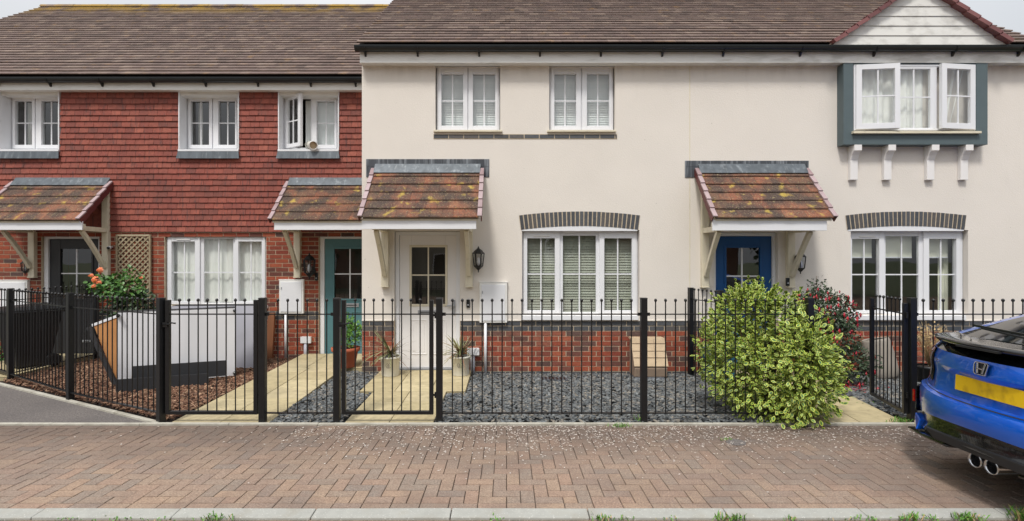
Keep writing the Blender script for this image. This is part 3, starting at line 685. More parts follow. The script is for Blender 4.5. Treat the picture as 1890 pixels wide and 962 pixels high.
door(houses['C'], dC, (737, 842), (759, 822, 456, 562), 790, 508, DYC, 'pale_paint', 'cream', .055, (838, 554, 582), (771, 806, 573, 580), [(757, 788, 590, 655), (793, 824, 590, 655)])
door(houses['D'], dD, (1321, 1425), (1341, 1404, 457, 562), 1371, 510, DYC, 'blue_paint', 'blue_paint', .055, (1330, 554, 582), (1356, 1390, 573, 580), [(1341, 1370, 590, 655), (1375, 1405, 590, 655)])
m = MB(); m.lathe([(.0, 0), (.014, 0)], (0, 0, 0), 'steel', 10, caps=False)

# ---- eaves, roofs
def gutter(H, x0, x1, yb, zt, brk, r=.058, endcap=None):
    m = MB(); n = 9; prof = [(yb-r+r*math.cos(math.pi+math.pi*k/n)*1.0, zt-.012+r*math.sin(math.pi+math.pi*k/n)) for k in range(n+1)]
    prof = [(prof[0][0], zt)]+prof+[(prof[-1][0], zt)]
    V = [(x0, *p) for p in prof]+[(x1, *p) for p in prof]; k = len(prof)
    m.add(V, [(i, i+1, i+1+k, i+k) for i in range(k-1)], 'gutter', True)
    inn = [(yb-r+(p[0]-yb+r)*.9, p[1]+.003) for p in prof]
    V = [(x0, *p) for p in inn]+[(x1, *p) for p in inn]; m.add(V, [(i, i+k, i+1+k, i+1) for i in range(k-1)], 'gutter', True)
    m.box(x0, x1, prof[0][0]-.006, prof[0][0]+.004, zt-.008, zt+.003, 'gutter')
    if endcap: m.add([(x0-.004, *p) for p in prof], [tuple(range(k))], 'gutter')
    g = m.build('gutter', H)
    for bx in brk:
        b = MB(); 
        pr = [(yb-r+(r+.006)*math.cos(math.pi+math.pi*i/8), zt-.014+(r+.006)*math.sin(math.pi+math.pi*i/8)) for i in range(9)]
        for i in range(8): b.beam((bx, *pr[i]), (bx, *pr[i+1]), .03, .006, 'black_plastic')
        b.prism([(yb+.001, zt-.02), (yb+.001, zt-.125), (yb-.018, zt-.12), (yb-.05, zt-.07), (yb-.03, zt-.06)], 'x', bx-.013, bx+.013, 'black_plastic')
        b.build('gutter_bracket', g)
def eaves(H, x0, x1, wy, proj, zt, brk, gx0=None, gx1=None, endl=False):
    fy = wy-proj; m = MB(); m.box(x0, x1, fy, fy+.02, TOP-.005, zt, 'white_dirty'); m.box(x0, x1, fy+.02, wy+.02, TOP, TOP+.012, 'white_dirty'); m.box(x0, x1, fy-.004, fy, TOP-.007, TOP+.006, 'white_dirty')
    m.build('fascia', H, bevel=.002)
    gutter(H, gx0 if gx0 is not None else x0, gx1 if gx1 is not None else x1, fy, zt+.055, brk, endcap=endl)
GYR, GYL = WY-.15-.058, LY-.15-.058
bC = [X(p, GYR) for p in (673, 770, 884, 997, 1110, 1224)]; bD = [X(p, GYR) for p in (1337, 1480, 1617, 1763, 1885)]
eaves(houses['C'], X(664, WY-.15), XCD, WY, .15, 4.735, bC, X(656, GYR), XCD, True); eaves(houses['D'], XCD, XR+.05, WY, .15, 4.735, bD, XCD, XR+.1)
bA = [X(p, GYL) for p in (-200, -100, -8, 89, 185)]; bB = [X(p, GYL) for p in (280, 377, 474, 572, 655)]
eaves(houses['A'], XL-.05, XAB, LY, .15, 4.70, bA); eaves(houses['B'], XAB, XBC, LY, .15, 4.70, bB)
def roof(H, x0, x1, ey, ez, ry, slope, gauge=.16, ofs_l=0, ofs_r=0):
    L = math.hypot(1, slope); V = Vector((0, 1/L, slope/L)); N = Vector((0, -slope/L, 1/L)); length = (ry-ey)*L
    m = MB(); rows = int(length/gauge)
    tiles(m, (x0, ey, ez), (1, 0, 0), V, N, x1-x0, rows, length/rows, .165, .036, 'roof_tile', jit=.0014, under=.05, bk=.010)
    rz = ez+(ry-ey)*slope
    m.poly([(x0+.02, ey+.03, ez-.01), (x1-.0, ey+.03, ez-.01), (x1, ry, rz-.03), (x0+.02, ry, rz-.03)], 'far_roof')
    m.poly([(x0, 2*ry-ey, ez), (x0, ry, rz), (x1, ry, rz), (x1, 2*ry-ey, ez)], 'far_roof')
    o = m.build('roof', H)
    r = MB(); x = x0; k = 0
    while x < x1-.02:
        a, b = x+.003, min(x+.42, x1); rr = .12+(k % 2)*.004; pr = [(ry-rr*math.cos(math.pi*i/8), rz-.03+rr*.75*math.sin(math.pi*i/8)) for i in range(9)]
        V_ = [(a, *p) for p in pr]+[(b, *p) for p in pr]; r.add(V_, [(i, i+9, i+10, i+1) for i in range(8)]+[tuple(range(9))], 'roof_tile', False); x += .42; k += 1
    r.build('ridge_tiles', o); return o
roof(houses['A'], -11.62, XAB, 8.70, 4.79, 13.05, .75); roof(houses['B'], XAB, XBC+.02, 8.70, 4.79, 13.05, .75)
rC = roof(houses['C'], -2.17, XCD, 7.515, 4.825, 12.0, .75); rD = roof(houses['D'], XCD, 7.80, 7.515, 4.825, 12.0, .75)
# gablet over the oriel
GX, GW, GH, GY = X(1696, 7.50), 161/F*7.50, 161/F*7.50*.70, 7.50
m = MB(); bz = 4.795; nb = 6; prev = bz
for k in range(nb+1):
    z0, z1 = bz+.0+k*.14, bz+(k+1)*.14-.004; 
    if k*.14 >= GH: break
    h0 = GW*(1-(z0-bz)/GH); h1 = GW*max(0.004, 1-(z1-bz)/GH)
    V = [(GX-h0, GY-.012, z0), (GX+h0, GY-.012, z0), (GX+h0, GY+.02, z0), (GX-h0, GY+.02, z0), (GX-h1, GY-.001, z1), (GX+h1, GY-.001, z1), (GX+h1, GY+.02, z1), (GX-h1, GY+.02, z1)]
    m.hexa(V, 'cladding')
m.poly([(GX-GW, GY+.015, bz), (GX+GW, GY+.015, bz), (GX, GY+.015, bz+GH)], 'lead_dark')
gb = m.build('gable', houses['D'])
m = MB(); back = GY+.05+GH/.75+.1
for sgn in (-1, 1):
    L = math.hypot(GW, GH); U = Vector((0, 1, 0)); Vv = Vector((-sgn*GW/L, 0, GH/L)); Nn = Vector((sgn*GH/L, 0, GW/L))
    tiles(m, (GX+sgn*GW*1.04, GY-.02, bz-.02), U, Vv, Nn, 1.3, 9, .16, .165, .02, 'roof_tile', u_fn=lambda v: (0, .1+1.15*v/L))
    nseg = 8
    for k in range(nseg):   # dark red dry verge caps down the rake
        t0, t1 = (k)/nseg, (k+1.06)/nseg
        p = Vector((GX+sgn*(GW*1.0)*(1-t0), GY-.045, bz+GH*t0+.01)); q = Vector((GX+sgn*(GW*1.0)*(1-t1), GY-.045, bz+GH*t1+.01))
        off = Nn*.035; lift = Nn*.018
        hw = Vector((0, .055, 0)); th = Nn*.055
        m.hexa([p-hw+off-th+lift, q-hw+off-th, q+hw+off-th, p+hw+off-th+lift, p-hw+off+lift, q-hw+off, q+hw+off, p+hw+off+lift], 'gable_verge')
m.build('gable_roof', gb)

# ---- porch canopies
def canopy(H, xa, xb, wy, proj, ztop, zeave, facia, zf0, zf1, rows, flash, posts, postz, lab=None, open_r=False, sides='lr'):
    ey = wy-proj; L = math.hypot(proj, ztop-zeave); V = Vector((0, proj/L, (ztop-zeave)/L)); N = Vector((0, -V.z, V.y))
    b = MB(); # underboard and front beam form the body
    q = .035
    b.hexa([(xa+.04, ey+.03, zeave-.03), (xb-.04, ey+.03, zeave-.03), (xb-.04, wy, ztop-.03), (xa+.04, wy, ztop-.03), (xa+.04, ey+.03, zeave-.008), (xb-.04, ey+.03, zeave-.008), (xb-.04, wy, ztop-.008), (xa+.04, wy, ztop-.008)], 'cream')
    root = b.build('canopy', H)
    m = MB(); tiles(m, (xa+.03, ey, zeave), (1, 0, 0), V, N, xb-xa-.06, rows, L/rows*.965, .155, .024, 'canopy_tile', jit=.0025); m.build('canopy_tiles', root)
    g = L/rows*.965
    for sx, e in ((-1, xa), (1, xb)):
        m = MB()
        if sx > 0 and 'r' not in sides: continue
        for k in range(rows):
            O = Vector((e-sx*.018, ey, zeave))+V*(k*g); U = Vector((sx*1.0, 0, 0))
            c = O+V*g*.5+N*.030; m.obox(c, (.030, 0, 0), V*g*.5-N*.009, N*.011, 'verge')
            c2 = O+U*.022+V*g*.52; m.obox(c2-N*.026, (.007, 0, 0), V*g*.5-N*.006, N*.044, 'verge_side')
        m.build('verge_tiles', root, bevel=.003)
    m = MB(); m.box(facia[0], facia[1], ey+.035, ey+.06, zf0, zf1+.02, 'white'); m.box(facia[0]+.01, facia[1]-.01, ey+.062, ey+.12, zf0+.01, zf1-.02, 'cream')
    m.build('canopy_fascia', root, bevel=.003)
    m = MB(); t = V*.16
    A = Vector((xa+.04, wy-.0, ztop))+N*.035; B = Vector((xb-.04, wy, ztop))+N*.035
    m.hexa([A-t, B-t, B, A, A-t+N*.006, B-t+N*.006, B+N*.006+Vector((0, 0, .03)), A+N*.006+Vector((0, 0, .03))], 'lead')
    if flash:
        fl = px_rect(flash, wy); m.box(fl[0], fl[1], wy-.012, wy+.002, ztop+.02, fl[3], 'lead_dark')
        m.box(fl[0], xa+.04, wy-.010, wy+.002, fl[2], ztop+.02, 'lead_dark'); m.box(xb-.06, fl[1], wy-.010, wy+.002, fl[2], ztop+.02, 'lead_dark')
    m.build('lead_flashing', root, bevel=.002)
    for (px_, wpx) in posts:
        x = X(px_, wy-.04); hw = .053; zb_ = postz; arm = zf0-.005
        m = MB(); zt_ = ztop-.10
        m.box(x-hw, x+hw, wy-.075, wy-.001, zb_, zt_, 'cream'); m.box(x-hw-.006, x+hw+.006, wy-.083, wy-.001, zb_-.018, zb_, 'cream')
        m.box(x-.042, x+.042, ey+.10, wy-.076, arm-.0, arm+.075, 'cream')
        # sloping rafter under the tiles
        m.beam((x, ey+.07, zeave-.07), (x, wy-.03, ztop-.09), .06, .07, 'cream')
        # curved brace: two-part bent strut
        P0, P1, P2 = Vector((x, wy-.09, zb_+.16)), Vector((x, wy-.24, zb_+.42)), Vector((x, ey+.16, arm-.0))
        pts = []
        for i in range(9):
            t_ = i/8; pts.append(P0*(1-t_)**2+P1*2*t_*(1-t_)+P2*t_**2)
        for i in range(8): m.beam(pts[i]-(pts[i+1]-pts[i])*.05, pts[i+1], .058, .06, 'cream', up=(1, 0, 0))
        m.build('bracket', root, bevel=.004)
    return root
canopy(houses['C'], -1.99, -.345, WY, .74, 3.07, 2.262, (X(668, 7.04), X(879, 7.04)), 2.117, 2.24, 6, (676, 903, 294, 327), [(711, 0), (866, 0)], Z(528, WY-.04))
canopy(houses['D'], 2.80, 4.46, WY, .70, 3.07, 2.262, (X(1315, 7.08), X(1526, 7.08)), 2.10, 2.23, 6, (1264, 1492, 297, 328), [(1301, 0), (1459, 0)], Z(529, WY-.04))
canopy(houses['A'], -8.46, -6.757, LY, .72, 3.06, 2.325, (X(-30, 8.27), X(152, 8.27)), 2.18, 2.30, 5, None, [(60, 0), (196, 0)], Z(511, LY-.04))
canopy(houses['B'], -3.76, -2.16, LY, .72, 3.06, 2.325, (X(506, 8.27), -2.157), 2.18, 2.30, 5, None, [(549, 0)], Z(511, LY-.04), sides='l')

# ---- oriel window box
OY = WY-.15
m = MB(); oa, ob_ = X(1557, OY), X(1823, OY); oz0, oz1 = Z(267, OY), Z(117, OY)
wi = px_rect((1575, 1802, 118, 248), OY)
m.ring((oa, ob_, oz0, oz1), (wi[0], wi[1], wi[2], oz1-.004), OY, OY+.02, 'bay_grey')
m.box(oa, oa+.02, OY+.02, WY+.002, oz0, oz1, 'bay_grey'); m.box(ob_-.02, ob_, OY+.02, WY+.002, oz0, oz1, 'bay_grey'); m.box(oa+.02, ob_-.02, OY+.02, WY, oz0, oz0+.02, 'bay_grey'); m.box(oa+.02, ob_-.02, OY+.02, WY, oz1-.02, oz1, 'bay_grey')
bay = m.build('oriel_box', houses['D'], bevel=.004)
OWY = OY+.012
w_, f_ = window(houses['D'], (1576, 1802, 119, 241), [(1579, 1654, (1589, 1645, 130, 229), True, ('l', -7)), (1657, 1722, (1658, 1718, 127, 236), False, None), (1729, 1798, (1739, 1788, 130, 229), True, ('r', 7))], OWY, 179, 'curtain', 'oriel_window', 'oriel window with both side casements ajar')
sillbox(houses['D'], X(1575, OY-.04), X(1811, OY-.04), Z(242, OY-.02), OWY, OY, .04, 'cream', .05)
for p in (1575, 1637, 1716, 1778):
    m = MB(); x = X(p, WY-.04); zt = oz0; m.box(x-.055, x+.055, WY-.06, WY-.001, Z(332, WY-.06), zt, 'pale_paint')
    m.prism([(WY-.062, zt), (WY-.15, zt), (WY-.15, zt-.085), (WY-.12, zt-.10), (WY-.09, zt-.14), (WY-.062, zt-.21)], 'x', x-.055, x+.055, 'pale_paint')
    m.build('corbel', houses['D'], bevel=.004)

# ---- render staining dots and movement joint (part of the wall finish)
m = MB(); jx = XCD
m.box(jx-.006, jx+.006, WY-.003, WY+.001, PLZ, TOP, 'cream'); m.build('movement_joint', houses['D'])

# ================================================================= WALL FITTINGS
def lantern(label, px_, pyt, pyb, wy, g='wall lanterns beside the front doors'):
    y = wy-.12; x = X(px_, y); zt, zb_ = Z(pyt, y), Z(pyb, y); Hh = zt-zb_; s = Hh/.36
    t = thing('wall_lantern', label, 'lantern', (x, wy, zb_), g)
    m = MB(); c = (x, y, zb_)
    m.lathe([(.004, 0), (.010, .015), (.008, .03), (.03, .05), (.052, .075), (.062, .082), (.062, .095)], c, 'black_metal', 6, False)
    m.build('base', t)
    m = MB()
    m.lathe([(.086, .262), (.088, .272), (.07, .288), (.05, .315), (.022, .335), (.01, .345), (.012, .352), (.003, .37)], c, 'black_metal', 6, False); m.build('cap', t)
    m = MB()
    for k in range(6):
        a = math.pi/3*k; m.beam((x+.062*math.cos(a), y+.062*math.sin(a), zb_+.09), (x+.082*math.cos(a), y+.082*math.sin(a), zb_+.266), .011, .011, 'black_metal', up=(math.cos(a), math.sin(a), 0))
    m.build('frame', t)
    m = MB(); m.lathe([(.058, .092), (.077, .264)], c, 'glass_lantern', 6, False, caps=False); m.build('glass', t)
    m = MB(); m.lathe([(.004, .095), (.022, .12), (.026, .15), (.018, .2), (.003, .215)], c, 'white', 10); m.build('bulb', t)
    m = MB(); m.lathe([(.001, 0), (.05, 0), (.045, .012), (.001, .014)], (0, 0, 0), 'black_metal', 14)
    V = [(x+v[0], wy-v[2], zb_+.12+v[1]*1.3) for v in m.v]; m.v = V
    m.tube([(x, wy-.01, zb_+.12), (x, wy-.05, zb_+.07), (x, y, zb_+.06)], .009, 'black_metal'); m.build('wall_bracket', t)
    for ch in t.children: ch.scale = (s, s, s)
    return t
lantern('black lantern on the brick wall left of the charcoal door', 44, 478, 508, LY)
lantern('black lantern on the brick wall left of the teal door', 572, 468, 516, LY)
lantern('black lantern on cream render right of the white door', 883, 456, 503, WY)
lantern('black lantern on cream render right of the blue door, behind the canopy bracket', 1478, 463, 506, WY)
def meterbox(label, r, wy, pipe=None, g='white meter boxes on the house fronts'):
    q = px_rect(r, wy-.06); t = thing('meter_box', label, 'meter box', ((q[0]+q[1])/2, wy, q[2]), g)
    m = MB(); m.box(q[0], q[1], wy-.06, wy-.001, q[2], q[3], 'white_dirty'); m.box(q[0]-.01, q[1]+.01, wy-.065, wy-.001, q[3], q[3]+.012, 'white_dirty'); m.build('body', t, bevel=.006)
    m = MB(); m.box(q[0]+.03, q[1]-.03, wy-.069, wy-.061, q[2]+.03, q[3]-.03, 'white'); m.build('door', t, bevel=.004)
    m = MB(); m.box(q[0]+.038, q[0]+.052, wy-.074, wy-.0695, q[3]-.16, q[3]-.12, 'steel'); m.build('lock', t)
    if pipe:
        m = MB(); x = X(pipe[0], wy-.04); m.tube([(x, wy-.035, q[2]), (x, wy-.035, 0)], pipe[1], 'white', 10); m.build('pipe', t)
meterbox('white meter box on brick at the far left, below its lantern', (-4, 50, 518, 578), LY, (38, .018))
meterbox('white meter box on brick left of the teal door with a white pipe', (515, 560, 517, 579), LY, (527, .02))
meterbox('white meter box on cream render right of the white door', (885, 936, 522, 596), WY, (896, .022))
def smallbox(label, r, wy, pw):
    q = px_rect(r, wy-.05); cx = (q[0]+q[1])/2; t = thing('junction_box', label, 'utility box', (cx, wy, 0), 'low grey utility boxes by the doors')
    m = MB(); m.box(q[0], q[1], wy-.07, wy-.001, q[2], q[3], 'white_dirty'); m.box(q[0]-.006, q[1]+.006, wy-.078, wy-.071, q[2]-.004, q[3]+.006, 'white'); m.build('body', t, bevel=.004)
    m = MB(); m.tube([(cx-.01, wy-.035, q[2]), (cx-.01, wy-.035, 0)], pw, 'fabric_grey', 10); m.build('pipe', t)
smallbox('small grey utility box low on the brick wall left of the teal door', (556, 574, 622, 633), LY, .035)
smallbox('small grey utility box on the plinth behind the right cream pot', (863, 884, 643, 655), WY, .035)
def bell(label, px_, py0, py1, wy):
    x = X(px_, wy-.02); z0, z1 = Z(py1, wy-.02), Z(py0, wy-.02); t = thing('doorbell', label, 'doorbell', (x, wy, z0), 'video doorbells')
    m = MB(); m.box(x-.025, x+.025, wy-.03, wy-.001, z0, z1, 'black_plastic'); m.build('body', t, bevel=.006)
    m = MB(); m.box(x-.012, x+.012, wy-.034, wy-.0305, z0+.03, z0+.052, 'steel'); m.build('button', t, bevel=.003)
bell('black doorbell between the lantern and the teal door', 584, 504, 518, LY)
bell('black doorbell on render right of the white door', 864, 553, 568, WY)
bell('black doorbell on the bracket right of the blue door', 1454, 513, 528, WY-.075)
t = thing('security_camera', 'small white security camera on the brick beside the left canopy bracket', 'camera', (X(205, LY), LY, Z(462, LY)))
x, z = X(204, LY-.08), Z(457, LY-.08); m = MB(); m.tube([(x-.02, LY, z+.01), (x-.02, LY-.06, z)], .012, 'white'); m.build('mount', t)
m = MB(); m.tube([(x-.03, LY-.05, z), (x+.01, LY-.14, z-.01)], .028, 'white', 12); m.tube([(x+.01, LY-.14, z-.01), (x+.013, LY-.148, z-.011)], .024, 'black_plastic', 12); m.build('body', t)
# lamp / speaker on upstairs sill: short open tube
t = thing('ventilation_hose', 'round end of a cream hose poking out of the open upstairs window', 'hose', (X(573, LY), LY, Z(270, LY)))
m = MB(); p = Vector((X(578, LY-.12), LY-.12, Z(268.5, LY-.12))); q = Vector((X(566, LY+.15), LY+.25, Z(266, LY+.15)))
ax = (p-q).normalized(); a1 = ax.cross(Vector((0, 0, 1))).normalized(); a2 = ax.cross(a1); V = []; nn = 24; secs_ = 14
for i in range(secs_+1):
    c = q+(p-q)*i/secs_; rr = .066+.004*(i % 2)
    for k in range(nn): V.append(c+a1*rr*math.cos(2*math.pi*k/nn)+a2*rr*math.sin(2*math.pi*k/nn))
m.add(V, [(i*nn+k, i*nn+(k+1) % nn, (i+1)*nn+(k+1) % nn, (i+1)*nn+k) for i in range(secs_) for k in range(nn)], 'pot_cream', True); m.build('hose', t)
m = MB(); V = []
for (rr, dd) in ((.062, -.005), (.074, -.005), (.074, .02), (.062, .02)):
    for k in range(nn): V.append(p+ax*dd+a1*rr*math.cos(2*math.pi*k/nn)+a2*rr*math.sin(2*math.pi*k/nn))
m.add(V, [(i*nn+k, i*nn+(k+1) % nn, ((i+1) % 4)*nn+(k+1) % nn, ((i+1) % 4)*nn+k) for i in range(4) for k in range(nn)], 'white_dirty', True)
m.add([p-ax*.025+a1*.06*math.cos(2*math.pi*k/nn)+a2*.06*math.sin(2*math.pi*k/nn) for k in range(nn)], [tuple(range(nn))], 'beige'); m.build('collar', t)

# trellis
TY = LY-.04; r = px_rect((215, 279, 433, 600), TY); x0, x1, z0, z1 = r
t = thing('trellis', 'weathered wooden lattice trellis fixed to the brick left of the ground floor window', 'trellis', ((x0+x1)/2, LY, z0))
m = MB(); m.ring(r, (x0+.03, x1-.03, z0+.03, z1-.03), TY-.02, TY+.01, 'trellis'); m.build('frame', t)
m = MB(); sp = .095
ix0, ix1, iz0, iz1 = x0+.03, x1-.03, z0+.03, z1-.03
for sgn, yy in ((1, TY-.008), (-1, TY+.001)):
    c = -3
    k = -30
    while k < 60:
        # line x = ix0 + s*(z - zc)
        zc = iz0+k*sp; pts = []
        for xx in (ix0, ix1):
            zz = zc+sgn*(xx-ix0)
            pts.append((xx, zz))
        (xa, za), (xb, zb_) = pts
        # clip in z
        def clip(xa, za, xb, zb_):
            if za == zb_: return None
            tt = sorted([(iz0-za)/(zb_-za), (iz1-za)/(zb_-za)]); lo, hi = max(0, tt[0]), min(1, tt[1])
            if hi-lo < .05: return None
            return (xa+(xb-xa)*lo, za+(zb_-za)*lo, xa+(xb-xa)*hi, za+(zb_-za)*hi)
        cc = clip(xa, za, xb, zb_)
        if cc: m.beam((cc[0], yy, cc[1]), (cc[2], yy, cc[3]), .008, .024, 'trellis', up=(0, 1, 0)) if False else m.beam((cc[0], yy, cc[1]), (cc[2], yy, cc[3]), .024, .008, 'trellis', up=(0, 1, 0))
        k += 1
m.build('lattice', t)

# ================================================================= FENCES AND GATES
bar_me = None
def make_bar():
    m = MB(); m.lathe([(.0065, 0), (.0065, 1.175)], (0, 0, 0), 'black_metal', 8)
    m.lathe([(.003, 1.168), (.011, 1.172), (.0155, 1.182), (.0155, 1.190), (.010, 1.200), (.002, 1.204)], (0, 0, 0), 'black_metal', 10)
    o = m.build('bar'); me = o.data; bpy.data.objects.remove(o); return me
bar_me = make_bar()
def add_bar(parent, x, z=.09, s=1, y=0):
    o = bpy.data.objects.new('bar', bar_me); sc.collection.objects.link(o); o.parent = parent; o.location = (x, y, z); o.scale = (1, 1, s); return o
def fence(label, P0, P1, posts, spans, group='black railing fences', hgt=1.295, z=.0, pw=.065):
    """posts/spans measured in metres from P0 towards P1"""
    P0, P1 = Vector((*P0, 0)), Vector((*P1, 0)); a = math.atan2(P1.y-P0.y, P1.x-P0.x)
    t = thing('railing_fence', label, 'fence', P0, group, a)
    for p in posts:
        m = MB(); m.box(p-pw/2, p+pw/2, -pw/2, pw/2, -.02, hgt, 'black_metal'); m.box(p-pw/2-.003, p+pw/2+.003, -pw/2-.003, pw/2+.003, hgt, hgt+.008, 'black_plastic'); m.build('post', t, bevel=.004, local=True)
    for (a0, a1, bars) in spans:
        for zz in (1.125, .098):
            m = MB(); m.box(a0, a1, -.0045 if zz > 1 else -.018, .0045 if zz > 1 else .018, zz, zz+(.012 if zz > 1 else .010), 'black_metal'); m.build('rail', t, local=True)
        for q in (a0+.01, a1-.01):
            m = MB(); m.box(q-.025, q+.025, -.006, .006, 1.115, 1.148, 'black_metal'); m.build('bracket', t, local=True)
        for b in bars: add_bar(t, b, .09, 1.0)
    return t
def gate(label, P0, P1, nb, latch=True, hgt=1.28, group='black railing garden gates'):
    P0, P1 = Vector((*P0, 0)), Vector((*P1, 0)); a = math.atan2(P1.y-P0.y, P1.x-P0.x); L = (P1-P0).length
    t = thing('garden_gate', label, 'gate', P0, group, a)
    m = MB(); m.box(0, .042, -.02, .02, .09, hgt, 'black_metal'); m.box(L-.042, L, -.02, .02, .09, hgt, 'black_metal'); m.box(.042, L-.042, -.02, .02, .09, .125, 'black_metal'); m.build('frame', t, bevel=.003, local=True)
    m = MB(); m.box(.042, L-.042, -.005, .005, 1.125, 1.138, 'black_metal'); m.build('rail', t, local=True)
    for k in range(nb): add_bar(t, .042+(L-.084)*(k+1)/(nb+1), .11, .985)
    for zz in (1.12, .29):
        m = MB(); m.lathe([(.012, -.03), (.012, .03)], (L+.022, 0, zz), 'black_metal', 8); m.box(L, L+.03, -.004, .004, zz-.01, zz+.01, 'black_metal'); m.build('hinge', t, local=True)
    if latch:
        m = MB(); m.tube([(-.02, -.03, 1.03), (.05, -.03, 1.03), (.08, -.035, 1.045), (.12, -.035, 1.04)], .008, 'black_metal'); m.box(-.02, .03, -.03, -.02, 1.0, 1.05, 'black_metal'); m.build('latch', t, local=True)
    return t
FYf = 5.42
def fx(p): return X(p, FYf)
fence('short run of black railings between the two front gates', (fx(485), FYf), (fx(622), FYf), [0, fx(622)-fx(485)], [(.03, fx(622)-fx(485)-.03, [fx(p)-fx(485) for p in (513, 531, 549, 567, 585, 603)])])
f0 = fx(811)
bl1 = [fx(835+18.35*k)-f0 for k in range(19)]; bl2 = [fx(1210+18.4*k)-f0 for k in range(15)]
fence('long run of black railings before the slate garden, ending inside the bush', (f0, FYf), (fx(1494), FYf), [0, fx(1188)-f0, fx(1494)-f0], [(.03, fx(1188)-f0-.03, bl1), (fx(1188)-f0+.03, fx(1494)-f0-.03, bl2)])
r0 = fx(1683); bl3 = [fx(1704+18.4*k)-r0 for k in range(18)]; p2 = fx(2048)-r0
fence('black railings on the right running behind the blue car', (r0, FYf), (r0+1, FYf), [0, p2], [(.03, p2-.03, bl3)])
# slanting left fence
Pa, Pb, Pc, Pd = Vector((fx(297), FYf)), Vector((-5.26, 6.27)), Vector((-6.96, 7.30)), Vector((-8.10, 7.95))
la, lb = (Pb-Pa).length, (Pc-Pb).length
fence('slanting black railings beside the tarmac, from gate post to the middle post', Pa, Pb, [0, la], [(.03, la-.03, [.03+(la-.06)*(k+1)/18 for k in range(17)])])
fence('slanting black railings at the far left in front of the bin', Pb, Pc, [lb], [(.03, lb-.03, [.03+(lb-.06)*(k+1)/19 for k in range(18)])])
gate('leftmost garden gate, closed across the path to the charcoal door', Pd, Pc+Vector((-.05, .03)), 9, False)
fence('short black post and railings beyond the leftmost gate', (Pd[0]-.04, Pd[1]+.02), (Pd[0]-1.2, Pd[1]+.75), [0, 1.4], [(.03, 1.37, [.12*(k+1) for k in range(10)])])
fence('low railings between the bins path and the bark bed, running to the house', (-6.99, 7.36), (-6.99, 8.9), [1.5], [(.03, 1.47, [.1*(k+1) for k in range(13)])], hgt=1.15)
fence('dividing railings from the render wall forward into the yellow variegated bush', (2.69, 7.60), (3.05, 5.95), [0, .70, 1.66], [(.03, .67, [.1*(k+1) for k in range(6)]), (.73, 1.63, [.72+.1*(k+1) for k in range(8)])], hgt=1.29)
gate('closed black gate across the path to the teal door', (fx(312)-.03, FYf), (fx(476.5), FYf), 8)
gate('closed black gate across the path to the white door', (fx(631), FYf), (fx(800), FYf), 8)
gate('black gate on the right standing open beside the blue car', (4.36, 6.22), (4.17, 5.43), 7, False, 1.245)

# ================================================================= THINGS IN THE GARDENS
def bin_():
    t = thing('wheelie_bin', 'black wheelie bin standing behind the left railings before the charcoal door', 'bin', (-7.38, 8.02, .05), None, R(-28))
    m = MB(); b0, b1, d0, d1, h = .20, .27, .20, .30, .88
    P = [(-b0, -d0, .04), (b0, -d0, .04), (b0, d0, .04), (-b0, d0, .04), (-b1-.02, -d1, h), (b1+.02, -d1, h), (b1+.02, d1+.04, h), (-b1-.02, d1+.04, h)]
    m.hexa(P, 'bin'); m.box(-b1-.035, b1+.035, -d1-.02, d1+.06, h-.03, h+.006, 'bin'); m.build('body', t, bevel=.02, local=True)
    m = MB(); m.hexa([(-.31, -.34, h+.008), (.31, -.34, h+.008), (.31, .36, h+.008), (-.31, .36, h+.008), (-.27, -.27, h+.06), (.27, -.27, h+.06), (.27, .34, h+.09), (-.27, .34, h+.09)], 'bin'); m.build('lid', t, bevel=.015, local=True)
    for s in (-1, 1):
        m = MB(); V = []
        m.lathe([(.001, -.022), (.07, -.025), (.10, -.02), (.10, .02), (.07, .025), (.001, .022)], (0, 0, 0), 'tyre', 20, False); m.v = [(v[2]+s*.25, v[0]+.22, v[1]+.10) for v in m.v]; m.build('wheel', t, local=True)
    m = MB(); m.tube([(-.24, .40, h-.02), (.24, .40, h-.02)], .016, 'bin'); m.box(-.25, -.2, .33, .41, h-.04, h, 'bin'); m.box(.2, .25, .33, .41, h-.04, h, 'bin'); m.build('handle', t, local=True)
bin_()
# discarded divan bases stood on edge
def divan(label, P0, P1, thick, z0, h, mat, dark='fabric_dark', cast=True):
    P0, P1 = Vector((*P0, 0)), Vector((*P1, 0)); a = math.atan2(P1.y-P0.y, P1.x-P0.x); L = (P1-P0).length
    t = thing('divan_base', label, 'bed base', (P0.x, P0.y, z0), 'discarded bed bases', a)
    m = MB(); m.box(0, L, .004, thick, 0, h, dark); m.build('frame', t, bevel=.012, local=True)
    m = MB(); n = 14; k2 = 8; V = []
    for j in range(k2+1):
        for i in range(n+1):
            V.append((.008+(L-.016)*i/n, -.002-.006*math.sin(i*.9+j*.5)*math.sin(math.pi*i/n)*math.sin(math.pi*j/k2), .008+(h-.016)*j/k2))
    m.add(V, [(j*(n+1)+i, j*(n+1)+i+1, (j+1)*(n+1)+i+1, (j+1)*(n+1)+i) for j in range(k2) for i in range(n)], mat, True); m.build('underside_cloth', t, local=True)
    if cast:
        for (cx, cz) in ((.02, .05), (L-.02, .05), (.02, h-.04), (L-.02, h-.04)):
            m = MB(); m.lathe([(.001, -.015), (.022, -.015), (.026, 0), (.022, .015), (.001, .015)], (0, 0, 0), 'black_plastic', 14, False); m.v = [(cx+v[2], -.05+v[0], cz+v[1]) for v in m.v]; m.box(cx-.02, cx+.02, -.035, -.004, cz-.012, cz+.012, 'black_plastic'); m.build('castor', t, local=True)
    return t
divan('white cloth bed base on its edge in front, with black castors at its corners', (-5.10, 6.80), (-3.90, 7.50), .24, .03, .985, 'fabric_white')
